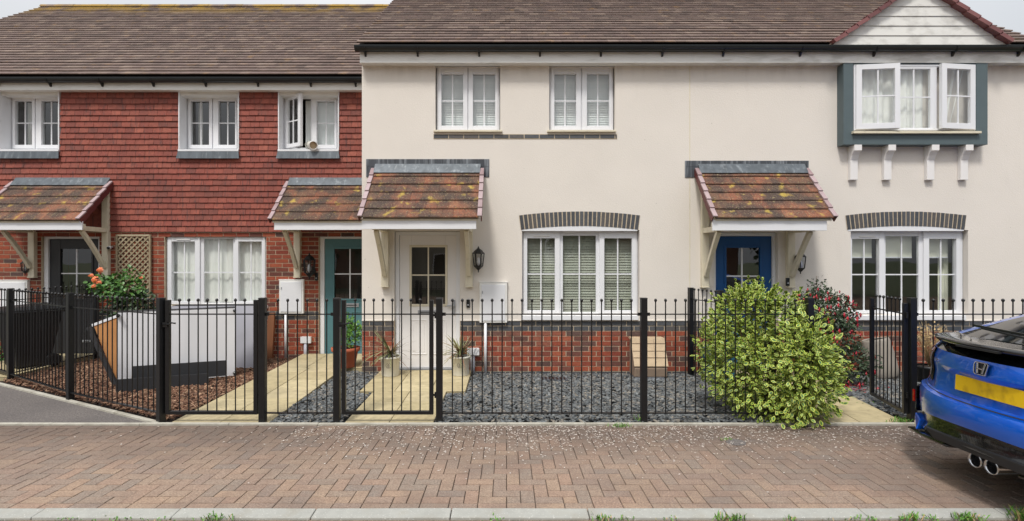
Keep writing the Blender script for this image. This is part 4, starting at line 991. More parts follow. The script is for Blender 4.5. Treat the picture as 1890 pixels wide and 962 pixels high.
divan('grey white bed base with dark top edge behind the larger one, right of it', (-5.15, 7.98), (-3.83, 8.08), .28, .02, .98, 'fabric_grey', cast=False)
def leaning(name, label, cat, P0, P1, poly, thick, mat, group=None, edge=None):
    P0, P1 = Vector((*P0, 0)), Vector((*P1, 0)); a = math.atan2(P1.y-P0.y, P1.x-P0.x)
    t = thing(name, label, cat, (P0.x, P0.y, 0), group, a); m = MB(); m.prism(poly, 'y', 0, thick, mat); m.build('panel', t, bevel=.002, local=True)
    if edge: e = MB(); e.beam((edge[0][0], thick/2, edge[0][1]), (edge[1][0], thick/2, edge[1][1]), thick+.02, .035, edge[2]); e.build('edge_strip', t, local=True)
    return t
leaning('dark_board', 'upper black board leaning across the white bed base', 'board', (-4.87, 6.77), (-3.93, 7.25), [(0, .10), (1.08, .085), (1.08, .30), (0, .315)], .012, 'board_black', 'black boards')
leaning('dark_board', 'lower black board resting on the bark before the white bed base', 'board', (-4.93, 6.56), (-4.02, 7.02), [(0, .005), (1.02, .01), (1.02, .17), (0, .19)], .012, 'board_black', 'black boards')
leaning('tan_board', 'tan board with slanted edge propped behind the white bed base on the left', 'board', (-5.62, 7.08), (-4.98, 6.92), [(.0, .80), (.40, .93), (.47, .06), (.40, .05)], .05, 'cardboard', None, ((-.02, .81), (.42, .95), 'fabric_white'))
leaning('dark_rail', 'dark slanted rail leaning against the tan board', 'rail', (-5.66, 7.02), (-5.02, 6.90), [(-.02, .78), (.03, .80), (.47, .04), (.40, .03)], .03, 'fabric_dark')
m = MB(); m.hexa([(-4.08, 8.80, 0), (-3.97, 8.80, 0), (-3.97, 8.85, 0), (-4.08, 8.85, 0), (-4.07, 8.87, .80), (-3.96, 8.87, .80), (-3.96, 8.92, .80), (-4.07, 8.92, .80)], 'wood')
tag(m.build('plank', org=(-4.02, 8.83, 0), bevel=.004), 'brown wooden plank upright against the brick left of the meter pipe', 'plank')

# ---- foliage helpers
def frames(dirs, nrm):
    d = dirs/np.linalg.norm(dirs, axis=1, keepdims=True); n = nrm-(nrm*d).sum(1, keepdims=True)*d; n /= np.linalg.norm(n, axis=1, keepdims=True)+1e-9
    return d, np.cross(n, d), n
def scatter(mb, T, pos, dirs, nrm, scale, mats):
    """T=(verts (k,3) with x along the leaf,y across,z normal, faces, matidx)"""
    V, Fc, MI = T; V = np.array(V, float); d, s, n = frames(dirs, nrm); k = len(V)
    W = pos[:, None, :]+scale[:, None, None]*(V[None, :, 0:1]*d[:, None]+V[None, :, 1:2]*s[:, None]+V[None, :, 2:3]*n[:, None])
    base = len(mb.v); mb.v += W.reshape(-1, 3).tolist(); idx = [mb.mi(x) for x in mats]
    for i in range(len(pos)):
        b = base+i*k
        for f, q in zip(Fc, MI): mb.f.append(tuple(b+a for a in f)); mb.m.append(idx[q]); mb.sm.append(False)
OUT = [(0, 0), (.22, .20), (.5, .30), (.8, .18), (1, 0), (.8, -.18), (.5, -.30), (.22, -.20)]
def var_leaf():
    V = []; o = [(x, y, .10*abs(y)-.10*x*x) for x, y in OUT]; i_ = [(.12+.74*x, y*.60, .10*abs(y*.6)-.10*(.12+.74*x)**2+.003) for x, y in OUT]
    V = o+i_; Fc = [(k, (k+1) % 8, 8+(k+1) % 8, 8+k) for k in range(8)]; MI = [0]*8
    Fc += [(8, 9, 10, 11, 12), (8, 12, 13, 14, 15)]; MI += [1, 1]
    return V, Fc, MI
def plain_leaf(w_=1.0, bend=.12):
    V = [(x, y*w_, .12*abs(y)-bend*x*x) for x, y in OUT]; return V, [(0, 1, 2, 3, 4), (0, 4, 5, 6, 7)], [0, 0]
def shell(n, c, r, lo=.55, up=0, seed=0, lump=.18, zmin=.02, squash=None):
    """points through an uneven crown; returns positions and outward vectors"""
    g = np.random.default_rng(seed); P = []; Dv = []
    ph = g.uniform(0, 6.28, 9)
    while len(P) < n:
        d = g.normal(size=3); d /= np.linalg.norm(d); t = lo+(1-lo)*g.random()**.45
        a = math.atan2(d[1], d[0]); lum = 1+lump*(math.sin(3*a+ph[0])*.5+math.sin(5*a+ph[1]+4*d[2])*.4+math.sin(9*d[2]*2+ph[2]+2*a)*.35+.3*math.sin(11*a+ph[3]+7*d[2]))
        p = np.array(c)+d*np.array(r)*t*lum
        if p[2] < zmin: continue
        P.append(p); Dv.append(d)
    return np.array(P), np.array(Dv)
def leaves(mb, T, mats, P, D, size, g, droop=.25, jit=.6, nj=.5):
    n = len(P); dirs = D+g.normal(size=(n, 3))*jit; dirs[:, 2] -= droop; nrm = D*.6+np.array([0, -.25, .8])+g.normal(size=(n, 3))*nj
    scatter(mb, T, P, dirs, nrm, g.uniform(size[0], size[1], n), mats)

# variegated bush leaning over the fence
g = np.random.default_rng(3)
bx, by = X(1415, 5.75), 5.75
t = thing('variegated_bush', 'big bushy shrub with yellow edged green leaves swallowing the black railings', 'shrub', (bx, by, 0))
m = MB()
SP = [((bx-.0, by-.02, .50), (.66, .46, .52), 2600, .60), ((bx-.02, by+.12, .95), (.50, .36, .42), 1400, .55), ((bx+.18, by-.10, .42), (.50, .44, .42), 1300, .55), ((bx-.36, by+.05, .62), (.36, .30, .42), 800, .5), ((bx-.10, by+.15, 1.14), (.28, .22, .20), 400, .4), ((bx+.12, by-.18, .22), (.55, .42, .24), 900, .5), ((bx+.17, 5.28, .60), (.28, .18, .56), 1500, .5)]
for i, (c, r_, n, lo) in enumerate(SP):
    P, D = shell(n, c, r_, lo, seed=20+i, lump=.30); leaves(m, var_leaf(), ['leaf_yellow', 'leaf_green'], P, D, (.038, .066), g, .15, .55, .45)
# sprays: whorled tips
tips = []
for k in range(240):
    c, r_, _, _ = SP[g.integers(0, 5)]; d = g.normal(size=3); d[2] = abs(d[2])*.8; d /= np.linalg.norm(d); p = np.array(c)+d*np.array(r_)*.97
    L_ = g.uniform(.04, .17); up = d*.7+np.array([0, -.1, .7]); up /= np.linalg.norm(up); tips.append((p, p+up*L_, up))
for p, q, up in tips:
    for lev in range(4):
        a0 = g.uniform(0, 3); c = p+(q-p)*(lev/3); Pn = np.array([c]*3); a = np.array([a0+i*2.09 for i in range(3)])
        side = np.stack([np.cos(a), np.sin(a), np.zeros(3)], 1)*(1.1-.25*lev); D = side+up*(.35+.25*lev)
        scatter(m, var_leaf(), Pn, D, np.tile(up, (3, 1))+g.normal(size=(3, 3))*.1, g.uniform(.05, .075, 3)*(1-.1*lev), ['leaf_yellow', 'leaf_mid'])
m.build('foliage', t)
m = MB()
for k in range(16):
    a = g.uniform(0, 6.28); r1 = g.uniform(.2, .55); m.tube([(bx+g.uniform(-.05, .05), by+g.uniform(-.05, .05), 0), (bx+.4*r1*math.cos(a), by+.3*r1*math.sin(a), .35), (bx+r1*math.cos(a), by+.7*r1*math.sin(a), g.uniform(.7, 1.15))], .011, 'stem', 6, .4)
for p, q, up in tips[:120]: m.tube([tuple(p-up*.12), tuple(q)], .0025, 'stem', 4)
m.build('stems', t)

# fuchsia
fx_, fy_ = X(1516, 7.15), 7.15
t = thing('fuchsia_bush', 'dark leaved fuchsia with hanging red flowers under the right ground floor window', 'shrub', (fx_, fy_, 0)); g = np.random.default_rng(5)
m = MB(); FS = [((fx_+.02, fy_, .98), (.42, .32, .32), 3000, .35), ((fx_+.12, fy_-.05, .62), (.36, .30, .42), 2200, .35), ((fx_+.28, fy_-.12, .30), (.36, .28, .28), 1500, .3), ((fx_-.05, fy_, 1.30), (.14, .12, .16), 130, .2), ((fx_-.25, fy_, .9), (.24, .22, .3), 700, .3)]
for i, (c, r_, n, lo) in enumerate(FS):
    P, D = shell(n, c, r_, lo, seed=50+i); leaves(m, plain_leaf(), ['leaf_dark'], P, D, (.026, .05), g, .2, .8, .6)
m.build('foliage', t)
m = MB()
for k in range(14):
    a = g.uniform(0, 6.28); m.tube([(fx_+g.uniform(-.05, .05), fy_, 0), (fx_+.15*math.cos(a), fy_+.12*math.sin(a), .5), (fx_+.4*math.cos(a), fy_+.25*math.sin(a), g.uniform(.8, 1.15))], .008, 'stem', 5, .4)
m.tube([(fx_-.05, fy_, 1.2), (fx_-.07, fy_, 1.48)], .003, 'stem', 4); m.build('stems', t)
m = MB()
def fuch(mb, p, s):
    p = Vector(p)
    for q in range(4):
        a = q*1.571+random.uniform(0, .5); o = Vector((math.cos(a), math.sin(a), 0))
        mb.poly([p, p+o*.010*s-Vector((0, 0, .014*s)), p+o*.022*s-Vector((0, 0, .026*s)), p+o*.006*s-Vector((0, 0, .020*s))+Vector((-o.y, o.x, 0))*.008*s], 'fuchsia')
    mb.lathe([(.002*s, -.045*s), (.008*s, -.032*s), (.007*s, -.012*s), (.003*s, 0)], p, 'fuchsia', 5, False)
for i, (c, r_, n) in enumerate([(FS[0][0], FS[0][1], 80), (FS[1][0], FS[1][1], 16), (FS[2][0], FS[2][1], 14)]):
    P, D = shell(n*2, c, r_, .93, seed=80+i)
    for p, d in zip(P, D):
        if d[1] < .3: fuch(m, p+d*.02, random.uniform(.9, 1.5))
m.build('flowers', t)
m = MB()
for k in range(240):
    x, y = random.gauss(X(1560, 6.95), .20), random.gauss(6.95, .16)
    a = random.uniform(0, 6.28); s_ = random.uniform(.010, .02); c = Vector((x, y, .03+random.uniform(0, .012))); u = Vector((math.cos(a), math.sin(a), 0))*s_; v = Vector((-math.sin(a), math.cos(a), .3))*s_*.5
    m.poly([c-u, c-v, c+u, c+v], 'fuchsia')
tag(m.build('fallen_fuchsia_flowers'), 'red fallen fuchsia flowers on the slate under the fuchsia', 'petals', kind='stuff')

# rose
rx, ry = X(228, 8.35), 8.35
t = thing('rose_bush', 'rose bush with peach blooms in front of the lattice trellis', 'shrub', (rx, ry, 0)); g = np.random.default_rng(8)
m = MB(); RS = [((rx, ry, 1.22), (.36, .26, .24), 560, .3), ((rx+.18, ry, 1.0), (.32, .24, .24), 420, .3), ((rx-.28, ry-.02, 1.30), (.24, .18, .18), 190, .3), ((rx+.05, ry, .85), (.36, .25, .2), 260, .3), ((rx+.05, ry+.1, 1.46), (.22, .12, .13), 60, .2)]
for i, (c, r_, n, lo) in enumerate(RS):
    P, D = shell(n, c, r_, lo, seed=90+i); leaves(m, plain_leaf(1.3), ['leaf_dark' if i % 2 else 'leaf_mid'], P, D, (.045, .075), g, .25, .8, .6)
m.build('foliage', t)
m = MB()
for k in range(9):
    a = g.uniform(0, 6.28); m.tube([(rx+g.uniform(-.04, .04), ry, 0), (rx+.1*math.cos(a), ry+.05*math.sin(a), .6), (rx+.34*math.cos(a), ry+.15*math.sin(a), g.uniform(1.0, 1.5))], .008, 'stem', 5, .5)
m.build('stems', t)
for (px_, py_, s_) in ((181, 499, .05), (172, 517, .062), (171, 529, .045), (165, 509, .032), (180, 522, .035), (258, 513, .02)):
    m = MB(); c = Vector((X(px_, 8.12), 8.12, Z(py_, 8.12)))
    for ring_ in range(4):
        n_ = 5+ring_; rr = s_*(.25+.25*ring_)
        for q in range(n_):
            a = 2*math.pi*q/n_+ring_*.6; o = Vector((math.cos(a), -.55+.1*ring_, math.sin(a))); tn = Vector((-math.sin(a), 0, math.cos(a)))
            b = c+Vector((0, .02*ring_, 0)); tip = b+Vector((math.cos(a)*rr, -.012, math.sin(a)*rr)); w2 = tn*s_*.34
            m.poly([b, b+(tip-b)*.6-w2+Vector((0, -.012, 0)), tip-w2*.5, tip+w2*.5, b+(tip-b)*.6+w2+Vector((0, -.012, 0))], 'rose')
    m.build('bloom', t)

# potted plants
def pot_lathe(mb, c, prof, mat, n=28): mb.lathe(prof, c, mat, n, True, caps=False)
def crown_pot(label, cx, cy, z0, seed, lean=0):
    g = np.random.default_rng(seed); t = thing('potted_yucca', label, 'potted plant', (cx, cy, z0), 'pair of potted spiky plants by the white door')
    m = MB(); r0, r1, h = .118, .132, .275; m.lathe([(.0, .0), (r0, 0), (r0+.004, .01), (r1, h-.03), (r1+.010, h-.028), (r1+.012, h), (r1-.004, h), (r1-.012, h-.03)], (cx, cy, z0), 'pot_cream', 32, True, caps=False); m.lathe([(.001, h-.028), (r1-.01, h-.03)], (cx, cy, z0), 'soil', 20, True, caps=False)
    m.box(cx-r1-.02, cx-r1+.004, cy-.02, cy+.02, z0+h-.05, z0+h-.028, 'pot_cream'); m.box(cx+r1-.004, cx+r1+.02, cy-.02, cy+.02, z0+h-.05, z0+h-.028, 'pot_cream')
    pot = m.build('pot', t)
    m = MB(); R_ = .127; zc = z0+.16
    def onpot(u, v, e=.0025): a = -math.pi/2+u/R_; return (cx+(R_+e)*math.cos(a), cy+(R_+e)*math.sin(a), zc+v)
    def stroke(pts, w2=.0035):
        for (u0, v0), (u1, v1) in zip(pts[:-1], pts[1:]):
            L_ = math.hypot(u1-u0, v1-v0)+1e-6; nx, ny = -(v1-v0)/L_*w2, (u1-u0)/L_*w2
            m.poly([onpot(u0-nx, v0-ny), onpot(u1-nx, v1-ny), onpot(u1+nx, v1+ny), onpot(u0+nx, v0+ny)], 'emblem')
    stroke([(.036*math.cos(2*math.pi*i/24), .036*math.sin(2*math.pi*i/24)) for i in range(25)], .0025)
    stroke([(0, -.026), (0, .026)]); stroke([(-.02, .006), (.02, .006)], .003); stroke([(-.022, -.006), (-.012, -.02), (0, -.024), (.012, -.02), (.022, -.006)], .003); stroke([(-.008, .022), (.008, .022)], .003)
    m.build('emblem', pot)
    m = MB()
    for k in range(80):
        a = g.uniform(0, 6.28); el = g.uniform(.0, 1.05); L_ = g.uniform(.24, .48); w0 = g.uniform(.007, .013); drp = g.uniform(.1, .5)*(1.4-el)
        d = Vector((math.cos(a)*math.cos(el)+lean, math.sin(a)*math.cos(el), math.sin(el))).normalized(); sd = d.cross(Vector((0, 0, 1))).normalized(); b = Vector((cx, cy, z0+h+g.uniform(-.01, .07))); V = []; ns = 5
        for i in range(ns+1):
            u = i/ns; c = b+d*L_*u-Vector((0, 0, drp*L_*u*u)); ww = w0*(1-u**2)+.0008; V += [c-sd*ww, c+sd*ww+Vector((0, 0, .002))]
        m.add(V, [(2*i, 2*i+1, 2*i+3, 2*i+2) for i in range(ns)], 'leaf_yucca')
    m.tube([(cx, cy, z0+h-.03), (cx, cy, z0+h+.07)], .02, 'stem', 8, .6); m.build('foliage', t)
crown_pot('cream pot with spiky plant left of the white door', X(720.5, 7.42), 7.42, pz(7.42), 31)
crown_pot('cream pot with spiky plant right of the white door, before a grey utility box', X(850, 7.45), 7.45, pz(7.45), 37)
cx, cy = X(638, 7.95), 7.95; z0 = pz(cy)
t = thing('potted_shrub', 'green leafy shrub in a terracotta pot before the teal door', 'potted plant', (cx, cy, z0))
m = MB(); m.lathe([(0, 0), (.135, 0), (.14, .01), (.185, .24), (.20, .242), (.212, .25), (.215, .30), (.20, .302), (.185, .27)], (cx, cy, z0), 'terracotta', 32, True, caps=False); m.lathe([(.001, .27), (.185, .268)], (cx, cy, z0), 'soil', 20, caps=False); m.build('pot', t)
m = MB(); g = np.random.default_rng(12)
for i, (c, r_, n) in enumerate([((cx+.05, cy, z0+.50), (.19, .17, .22), 420), ((cx, cy, z0+.62), (.14, .13, .20), 220), ((cx+.14, cy-.02, z0+.52), (.12, .10, .14), 110)]):
    P, D = shell(n, c, r_, .3, seed=120+i); leaves(m, plain_leaf(.8), ['leaf_bay'], P, D+np.array([0, 0, .5]), (.035, .06), g, -.1, .5, .6)
m.build('foliage', t); m = MB()
for k in range(7):
    a = k; m.tube([(cx, cy, z0+.26), (cx+.06*math.cos(a), cy+.06*math.sin(a), z0+.42), (cx+.13*math.cos(a), cy+.1*math.sin(a), z0+.66)], .005, 'stem', 5, .4)
m.build('stems', t)
# low green plants far left
m = MB(); g = np.random.default_rng(14); lx, ly = -8.55, 8.62
t = thing('low_shrub', 'low green shrub at the left edge below the meter box', 'shrub', (lx, ly, 0))
P, D = shell(800, (lx, ly, .24), (.52, .28, .28), .4, seed=140); leaves(m, plain_leaf(1.1), ['leaf_mid'], P, D, (.03, .055), g, .1, .7, .5); m.build('foliage', t)
m = MB()
for k in range(8): m.tube([(lx+.04*k-.16, ly, 0), (lx+.12*k-.4, ly, .35)], .004, 'stem', 5)
m.build('stems', t)
# dry plant behind right railings
dx, dy_ = X(1722, 7.1), 7.1
t = thing('dry_plant', 'straw coloured dry plant in a dark pot behind the right railings', 'potted plant', (dx, dy_, 0)); m = MB(); m.lathe([(0, 0), (.12, 0), (.15, .22), (.165, .225), (.165, .26), (.15, .26)], (dx-.05, dy_, 0), 'car_trim', 22, caps=False); m.lathe([(.001, .24), (.15, .238)], (dx-.05, dy_, 0), 'soil', 16, caps=False); m.build('pot', t)
m = MB(); g = np.random.default_rng(15)
for k in range(70):
    a = g.uniform(0, 6.28); b = Vector((dx-.05, dy_, .24)); q = b+Vector((math.cos(a)*g.uniform(.05, .26), math.sin(a)*.15, g.uniform(.25, .62))); m.tube([b, (b+q)/2+Vector((0, 0, .08)), q], .0022, 'dry', 4)
P, D = shell(170, (dx-.02, dy_, .66), (.22, .14, .2), .2, seed=150); leaves(m, plain_leaf(), ['dry'], P, D, (.03, .05), g, .2, .9, .6); m.build('foliage', t)
# tipped grey planter
t = thing('tall_planter', 'tall smooth grey planter leaning against the plinth behind the open gate', 'planter', (X(1630, 7.45), 7.45, 0))
c0 = Vector((X(1632, 7.45), 7.45, .0)); m = MB()
prof = [(.0, .0), (.17, .005), (.205, .04), (.215, .12), (.215, .25), (.205, .40), (.19, .54), (.18, .57), (.165, .575), (.16, .56)]
m.lathe(prof, (0, 0, 0), 'planter_grey', 32, True, caps=False, sy=.7); Rm = Matrix.Rotation(R(-9), 4, 'Y') @ Matrix.Rotation(R(-6), 4, 'X'); m.v = [tuple(c0+(Rm @ Vector(v))) for v in m.v]; m.build('shell', t)
m = MB(); m.lathe([(.001, .50), (.16, .50)], (0, 0, 0), 'soil', 24, caps=False, sy=.7); m.v = [tuple(c0+(Rm @ Vector(v))) for v in m.v]; m.build('soil', t)
# beige moulded storage box by the plinth
bx0, bx1 = X(1168, 7.45), X(1228, 7.45)
t = thing('hose_box', 'beige moulded hose box with tile pattern and curved front standing on slate by the plinth', 'hose box', ((bx0+bx1)/2, 7.45, 0))
m = MB(); prof = [(7.66, .04), (7.36, .04), (7.34, .16), (7.36, .24), (7.44, .34), (7.52, .44), (7.545, .54), (7.66, .54)]
m.prism(prof, 'x', bx0, bx1, 'beige_dark'); m.build('body', t, bevel=.012)
m = MB(); lid = [(7.50, .565), (7.67, .565), (7.67, .20), (7.655, .20)]
m.prism([(7.68, .57), (7.52, .57), (7.508, .54), (7.49, .49), (7.465, .44), (7.435, .385), (7.40, .325), (7.365, .265), (7.34, .22), (7.33, .20), (7.345, .195), (7.385, .27), (7.455, .39), (7.51, .49), (7.53, .545), (7.68, .545)], 'x', bx0-.008, bx1+.008, 'beige')
m.build('lid', t)
m = MB()
for (y_, z_) in ((7.487, .50), (7.437, .40), (7.385, .315)): m.box(bx0-.004, bx1+.004, y_-.003, y_+.006, z_-.0015, z_+.0015, 'beige_dark')
for q in (.33, .66): x = bx0+(bx1-bx0)*q; m.beam((x, 7.492, .56), (x, 7.432, .40), .002, .004, 'beige_dark'); m.beam((x, 7.432, .40), (x, 7.35, .25), .005, .006, 'beige_dark')
m.build('tile_grooves', t)
m = MB(); m.hexa([(bx0-.01, 7.27, 0), (bx1-.05, 7.25, 0), (bx1+.01, 7.68, 0), (bx0-.01, 7.68, 0), (bx0+.0, 7.30, .045), (bx1-.06, 7.28, .045), (bx1, 7.66, .045), (bx0, 7.66, .045)], 'lead_dark'); m.build('base', t, bevel=.006)
# blue crate beside the dividing fence, rock on slate
t = thing('blue_crate', 'blue green plastic crate beyond the dividing railings, half hidden by the bush', 'crate', (2.98, 7.35, 0)); m = MB()
m.hexa([(2.82, 7.15, .02), (3.14, 7.15, .02), (3.14, 7.5, .02), (2.82, 7.5, .02), (2.79, 7.12, .46), (3.17, 7.12, .46), (3.17, 7.53, .46), (2.79, 7.53, .46)], 'blue_crate'); m.build('body', t, bevel=.01)
m = MB(); m.ring((2.77, 3.19, .44, .475), (2.80, 3.16, .445, .47), 7.10, 7.12, 'blue_crate'); m.box(2.77, 3.19, 7.10, 7.55, .462, .476, 'blue_crate'); m.build('rim', t, bevel=.004)
m = MB(); g = np.random.default_rng(2); m.lathe([(.0, 0), (.075, .0), (.09, .03), (.07, .06), (.03, .075), (.0, .078)], (X(1560, 6.4), 6.4, .01), 'brick_blue', 9, False, caps=False, sy=.7)
m.v = [(v[0]+g.normal()*.006, v[1]+g.normal()*.006, v[2]+g.normal()*.004) for v in m.v]; tag(m.build('rock', org=(X(1560, 6.4), 6.4, 0)), 'dark rock on the slate beside the path by the fuchsia', 'rock')
# weeds along kerb and at the fence foot
def weeds(name, label, spots, kind='grass'):
    m = MB()
    for (x, y, n, h, sp) in spots:
        for k in range(n):
            a = random.uniform(0, 6.28); b = Vector((x+random.gauss(0, sp), y+random.gauss(0, min(sp, .018)), 0)); l = random.uniform(.4, 1)*h; o = Vector((math.cos(a)*l*.7, math.sin(a)*l*.5, l)); sd = Vector((-math.sin(a), math.cos(a), 0))*.003
            m.poly([b-sd, b+sd, b+o*.6+sd+Vector((0, 0, l*.1)), b+o, b+o*.6-sd], 'leaf_bay' if random.random() < .8 else 'dry')
            if random.random() < .5:
                c = b+o*.7; u = Vector((math.cos(a+1), math.sin(a+1), .3))*.014; v = Vector((-math.sin(a+1), math.cos(a+1), .2))*.006; m.poly([c, c+u*.5+v, c+u, c+u*.5-v], 'leaf_bay')
    return tag(m.build(name), label, 'weeds', kind='stuff')
kx = lambda p: X(p, 3.39)
sp = [(kx(p), 3.385, n, h, s_) for p, n, h, s_ in ((395, 50, .045, .05), (1112, 34, .04, .03), (1150, 14, .03, .03), (1343, 60, .055, .05), (1460, 20, .03, .03), (1600, 34, .025, .12), (1680, 40, .05, .03), (1785, 90, .055, .05), (1885, 90, .09, .03), (215, 12, .02, .08), (120, 12, .018, .06), (300, 16, .018, .1), (910, 16, .025, .03), (1240, 16, .02, .05), (1700, 40, .03, .08))]
weeds('kerb_weeds', 'small green weeds growing along the front of the kerb', sp)
weeds('fence_foot_weeds', 'tufts of grass at the foot of the railings', [(X(1145, 5.28), 5.28, 50, .05, .06), (X(1668, 5.40), 5.42, 90, .06, .06), (X(1690, 5.3), 5.5, 40, .05, .05), (X(1180, 5.37), 5.42, 24, .08, .02), (X(1340, 4.9), 4.9, 30, .02, .03), (X(1610, 6.1), 6.1, 40, .04, .08)])

# ================================================================= CAR
def build_car():
    CX, CY = 3.245, 3.60      # rear face, centre line
    t = thing('parked_car', 'bright blue hatchback at the right edge with yellow plate and twin exhausts', 'car', (CX, CY, 0))
    O = Vector((CX, CY, 0))
    def w2(x, y, z): return (O.x+x, O.y+y, z)
    # levels: z, rear x, half width, corner depth, front x, front corner depth, material
    # z, rear x, half width, corner depth, front x, front corner depth, material, drop towards the corners
    LV = [(.21, .30, .74, .25, 4.25, .45, 'car_trim', 0), (.28, .14, .82, .28, 4.40, .45, 'car_trim', 0), (.335, .04, .88, .30, 4.46, .5, 'car_black', .06), (.37, .0, .89, .31, 4.48, .5, 'car_black', .07), (.42, .03, .895, .32, 4.50, .55, 'car_black', .08), (.475, .04, .90, .32, 4.51, .55, 'car_black', .09),
          (.49, .04, .90, .32, 4.52, .55, 'car_blue', .09), (.505, .004, .90, .33, 4.52, .55, 'car_blue', .09), (.56, -.012, .90, .34, 4.52, .55, 'car_blue', .04), (.62, -.010, .90, .34, 4.51, .55, 'car_blue', 0), (.655, .006, .898, .34, 4.50, .55, 'car_blue', 0),
          (.675, .055, .895, .34, 4.48, .55, 'car_blue', 0), (.72, .068, .89, .35, 4.45, .55, 'car_blue', 0), (.82, .07, .885, .36, 4.36, .55, 'car_blue', 0), (.885, .052, .88, .37, 4.15, .55, 'car_blue', 0), (.945, .055, .87, .37, 3.6, .5, 'car_blue', 0),
          (.99, .075, .855, .37, 3.10, .25, 'car_glass', 0), (1.05, .16, .81, .33, 2.95, .22, 'car_blue', 0)]
    fr = [0, .12, .24, .36, .48, .56, .63, .72, .80, .87, .93, .97, 1.0]
    def outline(z, xr, hw, cd, xf, cf):
        half = []
        for f in fr: half.append((xr+cd*(f**2.3), f*hw))
        xs0 = xr+cd; n = 14
        for k in range(1, n): half.append((xs0+(xf-cf-xs0)*k/n, hw+(.012*math.sin(math.pi*k/n))))
        for f in reversed(fr): half.append((xf-cf*(f**3), f*hw))
        return half
    rows = []
    for (z, xr, hw, cd, xf, cf, mt, dz_) in LV:
        h = outline(z, xr, hw, cd, xf, cf)
        # plate recess in the tailgate
        if .67 < z < .87: h = [((x+.035) if (y < .50*hw and x < 1) else x, y) for x, y in h]
        dr_ = lambda x, y: z-(dz_*(min(1, abs(y)/hw)**2) if x < 1.2 else dz_)
        rows.append([w2(x, y, dr_(x, y)) for x, y in h]+[w2(x, -y, dr_(x, y)) for x, y in reversed(h[1:-1])])
    m = MB(); n = len(rows[0]); V = [p for r_ in rows for p in r_]
    for i in range(len(rows)-1):
        Fc = []
        for k in range(n): Fc.append((i*n+k, i*n+(k+1) % n, (i+1)*n+(k+1) % n, (i+1)*n+k))
        m_ = LV[i][6] if i < len(LV)-1 else 'car_blue'
        if m_ == 'car_glass':
            for f, k in zip(Fc, range(n)):
                yy = abs(rows[i][k][1]-O.y); xx = rows[i][k][0]-O.x
                mt = 'car_glass' if yy < .62 and xx < 1 else ('car_blue' if xx < .5 or xx > 3 or True else 'car_glass')
                b = len(m.v); m.add([V[q] for q in f], [(0, 1, 2, 3)], mt, True)
        else: m.add(V, Fc, m_, True)
    top = [V[(len(rows)-1)*n+k] for k in range(n)]; m.add(top, [tuple(range(n))], 'car_blue'); m.add(V[:n][::-1], [tuple(range(n))], 'car_trim')
    # merge duplicates
    import bmesh
    body = m.build('body', t); bm = bmesh.new(); bm.from_mesh(body.data); bmesh.ops.remove_doubles(bm, verts=bm.verts, dist=.0005); bmesh.ops.recalc_face_normals(bm, faces=bm.faces)
    for e in bm.edges:
        if len(e.link_faces) == 2 and (e.calc_face_angle(0) > R(32) or e.link_faces[0].material_index != e.link_faces[1].material_index): e.smooth = False
    bm.to_mesh(body.data); bm.free()
    # wheel arches cut out of the body
    cut = []
    for wx in (.92, 3.62):
        for s in (-1, 1):
            c = MB(); V2 = []; nn = 28
            for yy in (s*.64, s*1.1):
                for k in range(nn): V2.append(w2(wx+.345*math.cos(2*math.pi*k/nn), yy, .32+.345*math.sin(2*math.pi*k/nn)))
            c.add(V2, [tuple(range(nn)), tuple(range(2*nn-1, nn-1, -1))]+[(k, k+nn, (k+1) % nn+nn, (k+1) % nn) for k in range(nn)], 'car_trim'); co = c.build('cutter')
            bmc = bmesh.new(); bmc.from_mesh(co.data); bmesh.ops.recalc_face_normals(bmc, faces=bmc.faces); bmc.to_mesh(co.data); bmc.free()
            md = body.modifiers.new('cut', 'BOOLEAN'); md.operation = 'DIFFERENCE'; md.object = co; md.solver = 'EXACT'; cut.append(co)
    bpy.context.view_layer.update(); dg = bpy.context.evaluated_depsgraph_get(); me = bpy.data.meshes.new_from_object(body.evaluated_get(dg)); body.modifiers.clear(); body.data = me
    for c in cut: bpy.data.objects.remove(c)
    # greenhouse: roof, pillars and glass, lofted by height
    G = [(1.055, .17, .805, 2.93, .22), (1.10, .34, .765, 2.78, .22), (1.20, .62, .70, 2.45, .22), (1.30, .95, .64, 2.15, .22), (1.37, 1.20, .58, 1.95, .2), (1.405, 1.42, .50, 1.80, .15)]
    gr = []
    for (z, xr, hw, xf, cd) in G:
        h = [(xr+cd*(f**3.0), f*hw) for f in (0, .3, .6, .82, .93, 1.0)]; a = xr+cd; b = xf-cd
        h += [(a+(b-a)*k/6, hw) for k in (1, 2, 3, 4, 5)]; h += [(xf-cd*(f**3.0), f*hw) for f in (1.0, .93, .82, .6, .3, 0)]
        gr.append([w2(x, y, z) for x, y in h]+[w2(x, -y, z) for x, y in reversed(h[1:-1])])
    n2 = len(gr[0]); V = [p for r_ in gr for p in r_]; mg = MB(); mgl = MB()
    for i in range(len(gr)-1):
        for k in range(n2):
            kk = k if k <= 16 else n2-1-k
            glass = i < 4 and (kk in (0, 1, 2) or kk in (6, 7, 8, 9) or kk in (13, 14, 15))
            f = [V[i*n2+k], V[i*n2+(k+1) % n2], V[(i+1)*n2+(k+1) % n2], V[(i+1)*n2+k]]
            (mgl if glass else mg).poly(f, 'car_glass' if glass else 'car_blue', True)
    mg.add([V[(len(gr)-1)*n2+k] for k in range(n2)], [tuple(range(n2))], 'car_blue')
    for mm, nm in ((mg, 'roof'), (mgl, 'windows')):
        o = mm.build(nm, t); bm = bmesh.new(); bm.from_mesh(o.data); bmesh.ops.remove_doubles(bm, verts=bm.verts, dist=.0005); bmesh.ops.recalc_face_normals(bm, faces=bm.faces); bm.to_mesh(o.data); bm.free()
    # black rear spoiler blade bridging the tailgate
    m = MB(); N_ = 20; V = []
